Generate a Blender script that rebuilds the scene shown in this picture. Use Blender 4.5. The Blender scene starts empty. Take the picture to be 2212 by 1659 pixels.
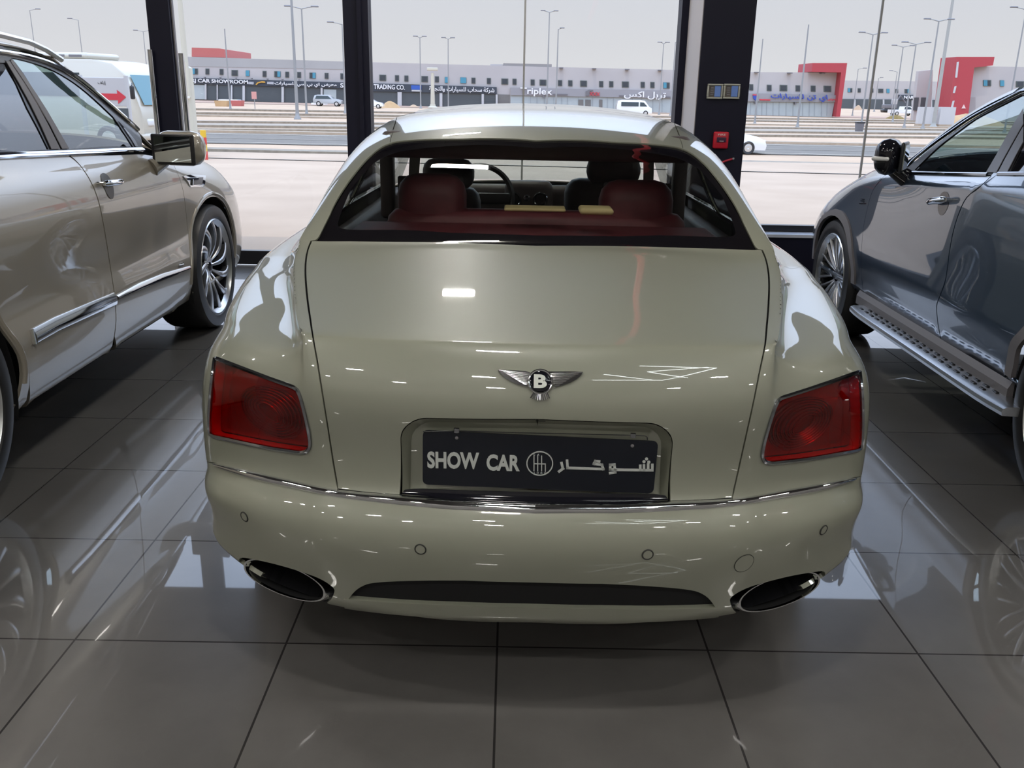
import bpy, math, random
import numpy as np
from mathutils import Vector, Matrix
from mathutils.bvhtree import BVHTree
from mathutils.geometry import delaunay_2d_cdt
R = math.radians
SC = bpy.context.scene
COL = SC.collection
random.seed(4)

# ------------------------------------------------------------------ camera
FPX = 1949.0
PITCH, ROLL, YAW, CAMH = .3118, -.0190, .0039, 1.5006
def cam_axes():
    cy, sy = math.cos(YAW), math.sin(YAW)
    F = np.array([sy*math.cos(PITCH), cy*math.cos(PITCH), -math.sin(PITCH)])
    Rt = np.array([cy, -sy, 0.0]); D = np.cross(F, Rt)
    c, s = math.cos(ROLL), math.sin(ROLL)
    return np.array([c*Rt+s*D, -s*Rt+c*D, F])
CM = cam_axes(); CAM = np.array([0, 0, CAMH])
cd = bpy.data.cameras.new('camera'); co = bpy.data.objects.new('camera', cd); COL.objects.link(co)
cd.sensor_width = 36; cd.lens = FPX/2212*36; cd.clip_start = .05; cd.clip_end = 2000
co.matrix_world = Matrix(((CM[0][0], -CM[1][0], -CM[2][0], 0), (CM[0][1], -CM[1][1], -CM[2][1], 0),
                          (CM[0][2], -CM[1][2], -CM[2][2], CAMH), (0, 0, 0, 1)))
SC.camera = co
def ray(x, y): return CM.T @ np.array([(x-1106)/FPX, (y-829.5)/FPX, 1.0])
def atY(x, y, Y): d = ray(x, y); return CAM+d*Y/d[1]
def atX(x, y, X): d = ray(x, y); return CAM+d*X/d[0]
def atZ(x, y, Z): d = ray(x, y); return CAM+d*(Z-CAMH)/d[2]

# ------------------------------------------------------------------ world, sun, exposure
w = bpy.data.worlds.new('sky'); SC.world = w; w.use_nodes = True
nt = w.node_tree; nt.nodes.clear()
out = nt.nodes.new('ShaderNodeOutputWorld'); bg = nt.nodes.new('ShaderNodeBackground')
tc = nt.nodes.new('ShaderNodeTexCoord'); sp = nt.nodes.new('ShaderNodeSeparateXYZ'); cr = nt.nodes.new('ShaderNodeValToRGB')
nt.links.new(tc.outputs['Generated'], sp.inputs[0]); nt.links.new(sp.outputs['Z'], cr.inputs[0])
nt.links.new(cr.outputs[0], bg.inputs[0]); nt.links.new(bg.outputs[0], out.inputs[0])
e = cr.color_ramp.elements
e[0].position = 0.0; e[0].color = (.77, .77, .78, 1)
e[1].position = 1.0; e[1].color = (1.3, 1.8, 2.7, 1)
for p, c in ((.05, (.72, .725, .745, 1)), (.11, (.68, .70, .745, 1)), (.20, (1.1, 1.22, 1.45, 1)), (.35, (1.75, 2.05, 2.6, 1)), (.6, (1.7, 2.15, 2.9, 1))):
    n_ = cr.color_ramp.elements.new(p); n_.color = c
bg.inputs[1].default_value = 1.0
sun = bpy.data.lights.new('sun', 'SUN'); sun.energy = .9; sun.angle = R(1.0); sun.color = (1, .93, .82)
so = bpy.data.objects.new('sun', sun); COL.objects.link(so)
so.rotation_euler = Vector((-.12, -.34, 1)).to_track_quat('Z', 'Y').to_euler()
SC.view_settings.view_transform = 'Standard'; SC.view_settings.look = 'None'
SC.view_settings.gamma = 1; SC.view_settings.exposure = 0.12; SC.view_settings.use_curve_mapping = False
SC.cycles.max_bounces = 10; SC.cycles.transparent_max_bounces = 16; SC.cycles.glossy_bounces = 6
SC.cycles.sample_clamp_indirect = 4.0; SC.cycles.caustics_reflective = False; SC.cycles.caustics_refractive = False
try:
    SC.cycles.use_denoising = True; SC.cycles.denoiser = 'OPENIMAGEDENOISE'
except Exception: pass

# ------------------------------------------------------------------ materials
MATS = {}
def mat(name, col, rough=.5, metal=0, coat=0, coat_rough=.03, spec=.5, emit=None, es=0):
    if name in MATS: return MATS[name]
    m = bpy.data.materials.new(name); m.use_nodes = True; b = m.node_tree.nodes['Principled BSDF']
    b.inputs['Base Color'].default_value = (*col, 1); b.inputs['Roughness'].default_value = rough
    b.inputs['Metallic'].default_value = metal; b.inputs['Coat Weight'].default_value = coat
    b.inputs['Coat Roughness'].default_value = coat_rough; b.inputs['Specular IOR Level'].default_value = spec
    if emit: b.inputs['Emission Color'].default_value = (*emit, 1); b.inputs['Emission Strength'].default_value = es
    MATS[name] = m; return m
def noisy(name, c1, c2, scale, rough=.6, detail=5, coat=0, stretch=(1, 1, 1), bump=0, metal=0):
    m = mat(name, c1, rough, metal, coat); t = m.node_tree; b = t.nodes['Principled BSDF']
    tc = t.nodes.new('ShaderNodeTexCoord'); mp = t.nodes.new('ShaderNodeMapping'); n = t.nodes.new('ShaderNodeTexNoise')
    mp.inputs['Scale'].default_value = stretch; n.inputs['Scale'].default_value = scale; n.inputs['Detail'].default_value = detail
    r = t.nodes.new('ShaderNodeValToRGB'); r.color_ramp.elements[0].position = .35; r.color_ramp.elements[1].position = .65
    r.color_ramp.elements[0].color = (*c1, 1); r.color_ramp.elements[1].color = (*c2, 1)
    t.links.new(tc.outputs['Object'], mp.inputs[0]); t.links.new(mp.outputs[0], n.inputs['Vector'])
    t.links.new(n.outputs['Fac'], r.inputs[0]); t.links.new(r.outputs[0], b.inputs['Base Color'])
    if bump:
        bp = t.nodes.new('ShaderNodeBump'); bp.inputs['Strength'].default_value = bump
        t.links.new(n.outputs['Fac'], bp.inputs['Height']); t.links.new(bp.outputs[0], b.inputs['Normal'])
    return m
def glass(name, tint, ior=1.45, rough=0.0, gloss=1.0):
    if name in MATS: return MATS[name]
    m = bpy.data.materials.new(name); m.use_nodes = True; t = m.node_tree; t.nodes.clear()
    o = t.nodes.new('ShaderNodeOutputMaterial'); mx = t.nodes.new('ShaderNodeMixShader'); tr = t.nodes.new('ShaderNodeBsdfTransparent')
    gl = t.nodes.new('ShaderNodeBsdfGlossy'); fr = t.nodes.new('ShaderNodeFresnel')
    tr.inputs[0].default_value = (*tint, 1); gl.inputs['Roughness'].default_value = rough
    gl.inputs[0].default_value = (gloss, gloss, gloss, 1); fr.inputs[0].default_value = ior
    # same Fresnel curve from both sides of the thin pane
    ge = t.nodes.new('ShaderNodeNewGeometry'); mi = t.nodes.new('ShaderNodeMix'); mi.inputs[2].default_value = ior; mi.inputs[3].default_value = 1/ior
    t.links.new(ge.outputs['Backfacing'], mi.inputs[0]); t.links.new(mi.outputs[0], fr.inputs[0])
    t.links.new(fr.outputs[0], mx.inputs[0]); t.links.new(tr.outputs[0], mx.inputs[1]); t.links.new(gl.outputs[0], mx.inputs[2])
    t.links.new(mx.outputs[0], o.inputs[0]); MATS[name] = m; return m
def paint(name, col, metal=0.0, rough=.38):
    m = mat(name, col, rough, metal, 1.0, .02)
    m.node_tree.nodes['Principled BSDF'].inputs['Coat IOR'].default_value = 1.75
    return m
M_chrome = mat('chrome', (.82, .83, .85), .05, 1)
M_dchrome = mat('dark_chrome', (.35, .36, .39), .12, 1)
M_alu = mat('brushed_aluminium', (.72, .73, .75), .28, 1)
M_rubber = mat('tyre_rubber', (.018, .018, .02), .42)
M_black = mat('black_plastic', (.012, .012, .014), .35)
M_gloss = mat('gloss_black', (.008, .008, .012), .06)
M_void = mat('matt_black', (.004, .004, .005), .9)
M_gray = mat('grey_plastic', (.16, .15, .16), .5)

# ------------------------------------------------------------------ mesh helpers
def tag(o, label=None, cat=None, group=None, kind=None):
    if label: o['label'] = label
    if cat: o['category'] = cat
    if group: o['group'] = group
    if kind: o['kind'] = kind
    return o
def empty(name, loc=(0, 0, 0), rz=0, label=None, cat=None, group=None):
    o = bpy.data.objects.new(name, None); o.location = loc; o.rotation_euler = (0, 0, rz); o.empty_display_size = .2
    COL.objects.link(o); return tag(o, label, cat, group)
def link(name, V, Fc, m, parent=None, N=None, smooth=False, sharp=40):
    me = bpy.data.meshes.new(name); me.from_pydata([tuple(map(float, v)) for v in V], [], [tuple(map(int, f)) for f in Fc]); me.update()
    if m: me.materials.append(m)
    if N is not None:
        me.polygons.foreach_set('use_smooth', [True]*len(me.polygons))
        me.normals_split_custom_set_from_vertices([tuple(map(float, n)) for n in N])
    elif smooth:
        me.polygons.foreach_set('use_smooth', [True]*len(me.polygons))
        me.set_sharp_from_angle(angle=R(sharp))
    o = bpy.data.objects.new(name, me); COL.objects.link(o)
    if parent: o.parent = parent
    return o
class MB:
    def __init__(s): s.v = []; s.f = []
    def add(s, V, F):
        k = len(s.v); s.v += [tuple(map(float, p)) for p in V]; s.f += [tuple(i+k for i in f) for f in F]; return s
    def box(s, a, b, M=None):
        x0, y0, z0 = a; x1, y1, z1 = b
        V = [(x0, y0, z0), (x1, y0, z0), (x1, y1, z0), (x0, y1, z0), (x0, y0, z1), (x1, y0, z1), (x1, y1, z1), (x0, y1, z1)]
        if M is not None: V = [tuple(M @ Vector(p)) for p in V]
        return s.add(V, [(0, 3, 2, 1), (4, 5, 6, 7), (0, 1, 5, 4), (1, 2, 6, 5), (2, 3, 7, 6), (3, 0, 4, 7)])
    def bev(s, a, b, r, M=None):
        # box with chamfered / rounded edges (3 segment)
        c = [(a[i]+b[i])/2 for i in range(3)]; h = [abs(b[i]-a[i])/2 for i in range(3)]; r = min(r, min(h)*.99)
        n = 3; P = []
        ring = []
        for q in range(4):
            for k in range(n+1):
                t = math.pi/2*(q+k/n); ring.append((q, math.cos(t), math.sin(t)))
        sx = (1, -1, -1, 1); sy = (1, 1, -1, -1); rows = []
        for lev in [(-1, t) for t in range(n, -1, -1)]+[(1, t) for t in range(0, n+1)]:
            sgn, t = lev; al = math.pi/2*t/n; rr = math.cos(al)*r; z = sgn*(h[2]-r+math.sin(al)*r)
            rows.append([(c[0]+sx[q]*(h[0]-r)+cx*rr, c[1]+sy[q]*(h[1]-r)+cy*rr, c[2]+z) for q, cx, cy in ring])
        m = len(ring); V = [p for r_ in rows for p in r_]; F = []
        for i in range(len(rows)-1):
            for j in range(m): F.append((i*m+j, i*m+(j+1) % m, (i+1)*m+(j+1) % m, (i+1)*m+j))
        F.append(tuple(range(m-1, -1, -1))); F.append(tuple((len(rows)-1)*m+j for j in range(m)))
        if M is not None: V = [tuple(M @ Vector(p)) for p in V]
        return s.add(V, F)
    def tube(s, pts, r, n=8, closed=False, cap=True):
        P = [Vector(p) for p in pts]; m = len(P); V = []; F = []
        rr = r if hasattr(r, '__len__') else [r]*m
        up = None
        for i in range(m):
            if closed: t = P[(i+1) % m]-P[i-1]
            else: t = P[min(i+1, m-1)]-P[max(i-1, 0)]
            t.normalize()
            if up is None: up = t.orthogonal().normalized()
            up = (up-t*up.dot(t)); up = up.normalized() if up.length > 1e-6 else t.orthogonal().normalized()
            b = t.cross(up)
            for k in range(n):
                a = 2*math.pi*k/n; V.append(P[i]+(up*math.cos(a)+b*math.sin(a))*rr[i])
        for i in range(m if closed else m-1):
            for k in range(n):
                j = (i+1) % m; F.append((i*n+k, i*n+(k+1) % n, j*n+(k+1) % n, j*n+k))
        if cap and not closed: F.append(tuple(range(n-1, -1, -1))); F.append(tuple((m-1)*n+k for k in range(n)))
        return s.add(V, F)
    def lathe(s, prof, n=48, axis='x', c=(0, 0, 0), closed=False):
        # prof: list of (h, r) with h along the axis
        V = []; F = []; m = len(prof)
        for k in range(n):
            a = 2*math.pi*k/n; ca, sa = math.cos(a), math.sin(a)
            for h, r in prof:
                p = {'x': (h, r*ca, r*sa), 'y': (r*sa, h, r*ca), 'z': (r*ca, r*sa, h)}[axis]; V.append(tuple(p[i]+c[i] for i in range(3)))
        for k in range(n):
            for i in range(m if closed else m-1):
                j = (i+1) % m; q = (k+1) % n; F.append((k*m+i, q*m+i, q*m+j, k*m+j))
        return s.add(V, F)
    def prism(s, poly, lo, hi, axis='y', M=None):
        # extrude 2-D polygon; axis y: poly=(x,z); x: poly=(y,z); z: poly=(x,y)
        n = len(poly)
        def pt(p, h): return {'y': (p[0], h, p[1]), 'x': (h, p[0], p[1]), 'z': (p[0], p[1], h)}[axis]
        V = [pt(p, lo) for p in poly]+[pt(p, hi) for p in poly]
        if M is not None: V = [tuple(M @ Vector(p)) for p in V]
        F = [tuple(range(n)), tuple(range(2*n-1, n-1, -1))]+[(i, i+n, (i+1) % n+n, (i+1) % n) for i in range(n)]
        return s.add(V, F)
    def ball(s, c, r, nu=16, nv=10, M=None):
        rx, ry, rz = r if hasattr(r, '__len__') else (r, r, r); V = []; F = []
        for i in range(nv+1):
            t = math.pi*i/nv
            for k in range(nu):
                a = 2*math.pi*k/nu; V.append((c[0]+rx*math.sin(t)*math.cos(a), c[1]+ry*math.sin(t)*math.sin(a), c[2]+rz*math.cos(t)))
        for i in range(nv):
            for k in range(nu): F.append((i*nu+k, (i+1)*nu+k, (i+1)*nu+(k+1) % nu, i*nu+(k+1) % nu))
        if M is not None: V = [tuple(M @ Vector(p)) for p in V]
        return s.add(V, F)
    def obj(s, name, m, parent=None, smooth=False, sharp=40, fix=True):
        o = link(name, s.v, s.f, m, parent)
        import bmesh
        bm = bmesh.new(); bm.from_mesh(o.data)
        if fix: bmesh.ops.recalc_face_normals(bm, faces=bm.faces)
        bm.to_mesh(o.data); bm.free()
        if smooth:
            o.data.polygons.foreach_set('use_smooth', [True]*len(o.data.polygons)); o.data.set_sharp_from_angle(angle=R(sharp))
        return o
def copy_tree(o, parent=None):
    c = o.copy(); COL.objects.link(c); c.parent = parent
    for ch in list(o.children): copy_tree(ch, c)
    return c
# Arabic letters: (isolated, final, initial, medial)
AR = {'ا': 'ﺍﺎﺍﺎ', 'إ': 'ﺇﺈﺇﺈ', 'ب': 'ﺏﺐﺑﺒ', 'ت': 'ﺕﺖﺗﺘ', 'ة': 'ﺓﺔﺓﺔ', 'ج': 'ﺝﺞﺟﺠ', 'ح': 'ﺡﺢﺣﺤ', 'ر': 'ﺭﺮﺭﺮ', 'س': 'ﺱﺲﺳﺴ', 'ش': 'ﺵﺶﺷﺸ',
      'ض': 'ﺽﺾﺿﻀ', 'ع': 'ﻉﻊﻋﻌ', 'ف': 'ﻑﻒﻓﻔ', 'ك': 'ﻙﻚﻛﻜ', 'ل': 'ﻝﻞﻟﻠ', 'م': 'ﻡﻢﻣﻤ', 'ن': 'ﻥﻦﻧﻨ', 'و': 'ﻭﻮﻭﻮ', 'ي': 'ﻱﻲﻳﻴ'}
def arabic(s):
    res = ''
    for i, ch in enumerate(s):
        if ch not in AR: res += ch; continue
        pj = i > 0 and s[i-1] in AR and s[i-1] not in 'اإروة'
        nj = i+1 < len(s) and s[i+1] in AR and ch not in 'اإروة'
        res += AR[ch][3 if pj and nj else 1 if pj else 2 if nj else 0]
    return res[::-1]
def text_mesh(name, body, m, parent=None, w=None, h=None, ext=.002, M=None, offset=0.0, shear=0):
    """flat letters, centred on the origin in the x-z plane facing -y, scaled to w x h, then moved by M"""
    c = bpy.data.curves.new(name, 'FONT'); c.body = body; c.extrude = 0; c.resolution_u = 4; c.offset = offset; c.shear = shear
    o = bpy.data.objects.new(name, c); COL.objects.link(o); bpy.context.view_layer.update()
    dg = bpy.context.evaluated_depsgraph_get(); me = o.evaluated_get(dg).to_mesh()
    V = np.array([tuple(v.co) for v in me.vertices]); F = [tuple(p.vertices) for p in me.polygons]; o.evaluated_get(dg).to_mesh_clear()
    bpy.data.objects.remove(o)
    lo, hi = V.min(0), V.max(0); V = V-(lo+hi)/2
    sx = w/(hi[0]-lo[0]) if w else None; sz = h/(hi[1]-lo[1]) if h else sx
    sx = sx or sz
    n = len(V); V3 = [(p[0]*sx, -ext, p[1]*sz) for p in V]+[(p[0]*sx, 0, p[1]*sz) for p in V]
    F2 = [f for f in F]+[tuple(n+i for i in f[::-1]) for f in F]
    ed = {}
    for f in F:
        for i in range(len(f)): ed[(f[i], f[(i+1) % len(f)])] = 1
    for a, b in list(ed):
        if (b, a) not in ed: F2.append((b, a, a+n, b+n))
    if M is not None: V3 = [tuple(M @ Vector(p)) for p in V3]
    return link(name, V3, F2, m, parent)

# ------------------------------------------------------------------ smooth surfaces cut into panels
def pip(P, poly):
    P = np.asarray(P, float); poly = np.asarray(poly, float); x, y = P[:, 0], P[:, 1]; ins = np.zeros(len(P), bool); n = len(poly); j = n-1
    for i in range(n):
        xi, yi = poly[i]; xj, yj = poly[j]
        c = ((yi > y) != (yj > y)) & (x < (xj-xi)*(y-yi)/((yj-yi) if abs(yj-yi) > 1e-12 else 1e-12)+xi); ins ^= c; j = i
    return ins
def seg_dist(P, poly):
    P = np.asarray(P, float); d = np.full(len(P), 1e9); Q = np.asarray(poly, float)
    for i in range(len(Q)):
        a = Q[i]; b = Q[(i+1) % len(Q)]; ab = b-a; L = ab@ab
        t = np.clip(((P-a)@ab)/(L if L > 1e-12 else 1), 0, 1); d = np.minimum(d, np.hypot(*(P-a-t[:, None]*ab).T))
    return d
def dens(pl, step, closed=False):
    o = []; n = len(pl)
    for i in range(n if closed else n-1):
        a = np.asarray(pl[i], float); b = np.asarray(pl[(i+1) % n], float); k = max(1, int(np.ceil(np.hypot(*(b-a)[:2])/step)))
        for t in range(k): o.append(a+(b-a)*t/k)
    if not closed: o.append(np.asarray(pl[-1], float))
    return o
def crom(pl, k=6, closed=False):
    """Catmull-Rom through the points"""
    P = [np.asarray(p, float) for p in pl]; n = len(P); o = []
    for i in range(n if closed else n-1):
        if closed: p0, p1, p2, p3 = P[i-1], P[i], P[(i+1) % n], P[(i+2) % n]
        else: p0, p1, p2, p3 = P[max(i-1, 0)], P[i], P[i+1], P[min(i+2, n-1)]
        for j in range(k):
            t = j/k; o.append(.5*((2*p1)+(-p0+p2)*t+(2*p0-5*p1+4*p2-p3)*t*t+(-p0+3*p1-3*p2+p3)*t**3))
    if not closed: o.append(P[-1])
    return o
def rounded(poly, r, k=5, which=None):
    P = [np.asarray(p, float) for p in poly]; n = len(P); o = []
    for i in range(n):
        if which is not None and i not in which: o.append(P[i]); continue
        a = P[i-1]-P[i]; b = P[(i+1) % n]-P[i]; la, lb = np.hypot(*a), np.hypot(*b); q = min(r, la*.45, lb*.45)
        s = P[i]+a/la*q; e_ = P[i]+b/lb*q
        for j in range(k+1):
            t = j/k; o.append((1-t)**2*s+2*t*(1-t)*P[i]+t*t*e_)
    return o
def inset(poly, d):
    P = [np.asarray(p, float) for p in poly]; n = len(P); A = sum(P[i][0]*P[(i+1) % n][1]-P[(i+1) % n][0]*P[i][1] for i in range(n)); sg = 1 if A > 0 else -1
    o = []
    for i in range(n):
        a = P[i]-P[i-1]; b = P[(i+1) % n]-P[i]; a = a/(np.hypot(*a)+1e-9); b = b/(np.hypot(*b)+1e-9)
        na = np.array([-a[1], a[0]])*sg; nb = np.array([-b[1], b[0]])*sg; m = na+nb; L = m@m
        m = m*(2/L) if L > .4 else m
        o.append(P[i]+m*d)
    return o
class Surf:
    def __init__(s, P, sym=True, it=6, symv=False):
        s.P = np.array(P, float); s.nv, s.nu = s.P.shape[:2]; s.sym = sym      # P[row v][col u]
        C = s.P.copy()
        for _ in range(it):
            s.pad(C); C = C+(s.P-s.grid_eval(np.arange(s.nu), np.arange(s.nv)))
        s.pad(C)
        D = np.linalg.norm(np.diff(s.P, axis=1), axis=2).mean(0); s.A = np.concatenate([[0], np.cumsum(D)])
        D = np.linalg.norm(np.diff(s.P, axis=0), axis=2).mean(1); s.B = np.concatenate([[0], np.cumsum(D)])
        s.bvh = None
    def pad(s, C):
        nv, nu = C.shape[:2]; Q = np.zeros((nv+2, nu+2, 3)); Q[1:-1, 1:-1] = C
        Q[1:-1, 0] = C[:, 1]*[-1, 1, 1] if s.sym else 2*C[:, 0]-C[:, 1]
        Q[1:-1, -1] = 2*C[:, -1]-C[:, -2]
        Q[0] = 2*Q[1]-Q[2]; Q[-1] = 2*Q[-2]-Q[-3]; s.Q = Q
    @staticmethod
    def w(t, d=0):
        if d: return np.stack([-(1-t)**2/2, (3*t*t-4*t)/2, (-3*t*t+2*t+1)/2, t*t/2], -1)
        return np.stack([(1-t)**3/6, (3*t**3-6*t*t+4)/6, (-3*t**3+3*t*t+3*t+1)/6, t**3/6], -1)
    def ev(s, u, v, du=0, dv=0):
        u = np.clip(np.asarray(u, float), 0, s.nu-1); v = np.clip(np.asarray(v, float), 0, s.nv-1)
        i = np.minimum(u.astype(int), s.nu-2); j = np.minimum(v.astype(int), s.nv-2); wu = s.w(u-i, du); wv = s.w(v-j, dv); o = np.zeros(u.shape+(3,))
        for a in range(4):
            for b in range(4): o += (wv[..., a]*wu[..., b])[..., None]*s.Q[j+a, i+b]
        return o
    def grid_eval(s, us, vs):
        U, V = np.meshgrid(us, vs); return s.ev(U, V)
    def uv(s, ab):
        ab = np.asarray(ab, float); return np.interp(ab[..., 0], s.A, np.arange(s.nu)), np.interp(ab[..., 1], s.B, np.arange(s.nv))
    def p(s, ab, off=0.0):
        u, v = s.uv(ab); P = s.ev(u, v)
        return P+off*s.nrm(u, v) if np.any(off) else P
    def nrm(s, u, v):
        n = np.cross(s.ev(u, v, 1, 0), s.ev(u, v, 0, 1)); L = np.linalg.norm(n, axis=-1, keepdims=True); return s.sgn*n/np.maximum(L, 1e-9)
    def n(s, ab): return s.nrm(*s.uv(ab))
    sgn = 1
    def make_bvh(s, k=6):
        us = np.linspace(0, s.nu-1, (s.nu-1)*k+1); vs = np.linspace(0, s.nv-1, (s.nv-1)*k+1); G = s.grid_eval(us, vs).reshape(-1, 3); n = len(us); T = []
        for j in range(len(vs)-1):
            for i in range(n-1): q = j*n+i; T += [(q, q+1, q+n+1), (q, q+n+1, q+n)]
        U, V = np.meshgrid(us, vs); s.ta = np.stack([np.interp(U, range(s.nu), s.A), np.interp(V, range(s.nv), s.B)], -1).reshape(-1, 2)
        s.T = T; s.G = G; s.bvh = BVHTree.FromPolygons([tuple(g) for g in G], T)
    def bary(s, loc, f):
        a, b, c = (s.G[i] for i in s.T[f]); p = np.array(loc); v0, v1, v2 = b-a, c-a, p-a
        d00, d01, d11, d20, d21 = v0@v0, v0@v1, v1@v1, v2@v0, v2@v1; dn = d00*d11-d01*d01+1e-15
        y = (d11*d20-d01*d21)/dn; z = (d00*d21-d01*d20)/dn; t = s.T[f]
        return s.ta[t[0]]*(1-y-z)+s.ta[t[1]]*y+s.ta[t[2]]*z
    def px(s, x, y):
        """surface coordinates where the sight line through a photo point meets the surface"""
        if s.bvh is None: s.make_bvh()
        o, d = s.loc_ray(x, y); h = s.bvh.ray_cast(Vector(o), Vector(d))
        if h[0] is None:
            best = None
            for t in np.linspace(.3, 10, 900):
                q = s.bvh.find_nearest(Vector(o+d*t))
                if best is None or q[3] < best[3]: best = q
            if best[3] > .03: print('px miss', x, y, round(best[3], 3))
            h = best
        return s.bary(h[0], h[2])
    def near(s, P):
        if s.bvh is None: s.make_bvh()
        h = s.bvh.find_nearest(Vector(P)); return s.bary(h[0], h[2])
    def pxs(s, pts): return [s.px(*p) for p in pts]
    def tri(s, outline, holes=(), step=.03):
        outline = [tuple(p) for p in outline]; gx = []; gy = []
        for arr, g in ((s.A, gx), (s.B, gy)):
            for i in range(len(arr)-1):
                k = max(1, int(round((arr[i+1]-arr[i])/step)))
                g += [arr[i]+(arr[i+1]-arr[i])*t/k for t in range(k)]
            g.append(arr[-1])
        X, Y = np.meshgrid(gx, gy); I = np.stack([X.ravel(), Y.ravel()], -1); keep = pip(I, outline) & (seg_dist(I, outline) > step*.35)
        for h in holes: keep &= ~pip(I, h) & (seg_dist(I, h) > step*.35)
        V = [tuple(p) for p in outline]; E = [(i, (i+1) % len(outline)) for i in range(len(outline))]
        for h in holes:
            k = len(V); V += [tuple(p) for p in h]; E += [(k+i, k+(i+1) % len(h)) for i in range(len(h))]
        V += [tuple(p) for p in I[keep]]
        r = delaunay_2d_cdt([Vector(p) for p in V], E, [], 0, 1e-6)
        VV = np.array([tuple(p) for p in r[0]]); F = np.array([tuple(f) for f in r[2] if len(f) == 3]); cen = VV[F].mean(1); ok = pip(cen, outline)
        for h in holes: ok &= ~pip(cen, h)
        return VV, F[ok]
    def panel(s, name, outline, m, parent=None, holes=(), step=.03, off=0.0, skirt=0.006, gap=0.0, mirror=None, rad=0):
        """mirror None: one side only; 'join': both halves in one mesh; 'pair': returns both sides as two objects"""
        if gap:
            o0 = outline; outline = inset(outline, gap)
            if s.sym: outline = [np.array([0.0, q[1]]) if p[0] < 1e-3 else q for p, q in zip(o0, outline)]
        outline = dens(outline, step, True); holes = [dens(h, step, True) for h in holes]
        ab, F = s.tri(outline, holes, step); P = s.p(ab, off); N = s.n(ab)
        a = P[F[:, 0]]; g = np.cross(P[F[:, 1]]-a, P[F[:, 2]]-a); fl = (g*N[F[:, 0]]).sum(1) < 0; F[fl] = F[fl][:, ::-1]
        V = list(P); NN = list(N); FF = [tuple(f) for f in F]
        if skirt:
            ed = {}
            for f in FF:
                for i in range(3): ed[(f[i], f[(i+1) % 3])] = 1
            for (i, j) in ed:
                if (j, i) in ed: continue
                if s.sym and abs(P[i][0]) < 2e-3 and abs(P[j][0]) < 2e-3: continue
                k = len(V); dn = np.cross(P[j]-P[i], N[i]); L = np.linalg.norm(dn); dn = dn/L if L > 0 else N[i]
                V += [P[i], P[j], P[j]-N[j]*skirt, P[i]-N[i]*skirt]; NN += [dn]*4; FF.append((k, k+3, k+2, k+1))
        V = np.array(V); NN = np.array(NN)
        if s.flip: V = V*[-1, 1, 1]; NN = NN*[-1, 1, 1]; FF = [f[::-1] for f in FF]
        if mirror is None: return link(name, V, FF, m, parent, NN)
        V2 = V*[-1, 1, 1]; N2 = NN*[-1, 1, 1]; F2 = [f[::-1] for f in FF]
        if mirror == 'join':
            k = len(V); return link(name, np.vstack([V, V2]), FF+[tuple(i+k for i in f) for f in F2], m, parent, np.vstack([NN, N2]))
        return link(name, V, FF, m, parent, NN), link(name, V2, F2, m, parent, N2)
    flip = False
    def line(s, ab, off=0.0):
        P = s.p(np.array(ab), off); return P*[-1, 1, 1] if s.flip else P
def mirx(P): return [(-p[0], p[1], p[2]) for p in P]
# ================================================================== the pale saloon in the middle
M_paint = paint('pale_sage_paint', (.265, .270, .215))
SX0, SY0, SPSI = .065, 1.85, .0125
def pose_ray(x0, y0, psi, mir):
    def f(x, y):
        c, s_ = math.cos(psi), math.sin(psi); m = np.array([[c, -s_, 0], [s_, c, 0], [0, 0, 1]])
        o = m @ (CAM-np.array([x0, y0, 0])); d = m @ ray(x, y); d = d/np.linalg.norm(d)
        if mir: o = o*[-1, 1, 1]; d = d*[-1, 1, 1]
        return o, d
    return f
sed = empty('saloon_car', (SX0, SY0, 0), -SPSI, 'pale sage beige saloon car seen from behind in the middle of the showroom', 'car', 'cars in the showroom')
BX = np.array([0, .25, .47, .54, .61, .70, .812, .896, .948]); PL = np.array([0, .010, .05, .078, .112, .165, .255, .42, .85])
def rrow(z, dy, x=None): return list(zip(BX if x is None else x, PL+np.array(dy), z))
dr = np.array([0, 0, -.010, -.016, -.022, -.032, -.05, -.068, -.075])
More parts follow.
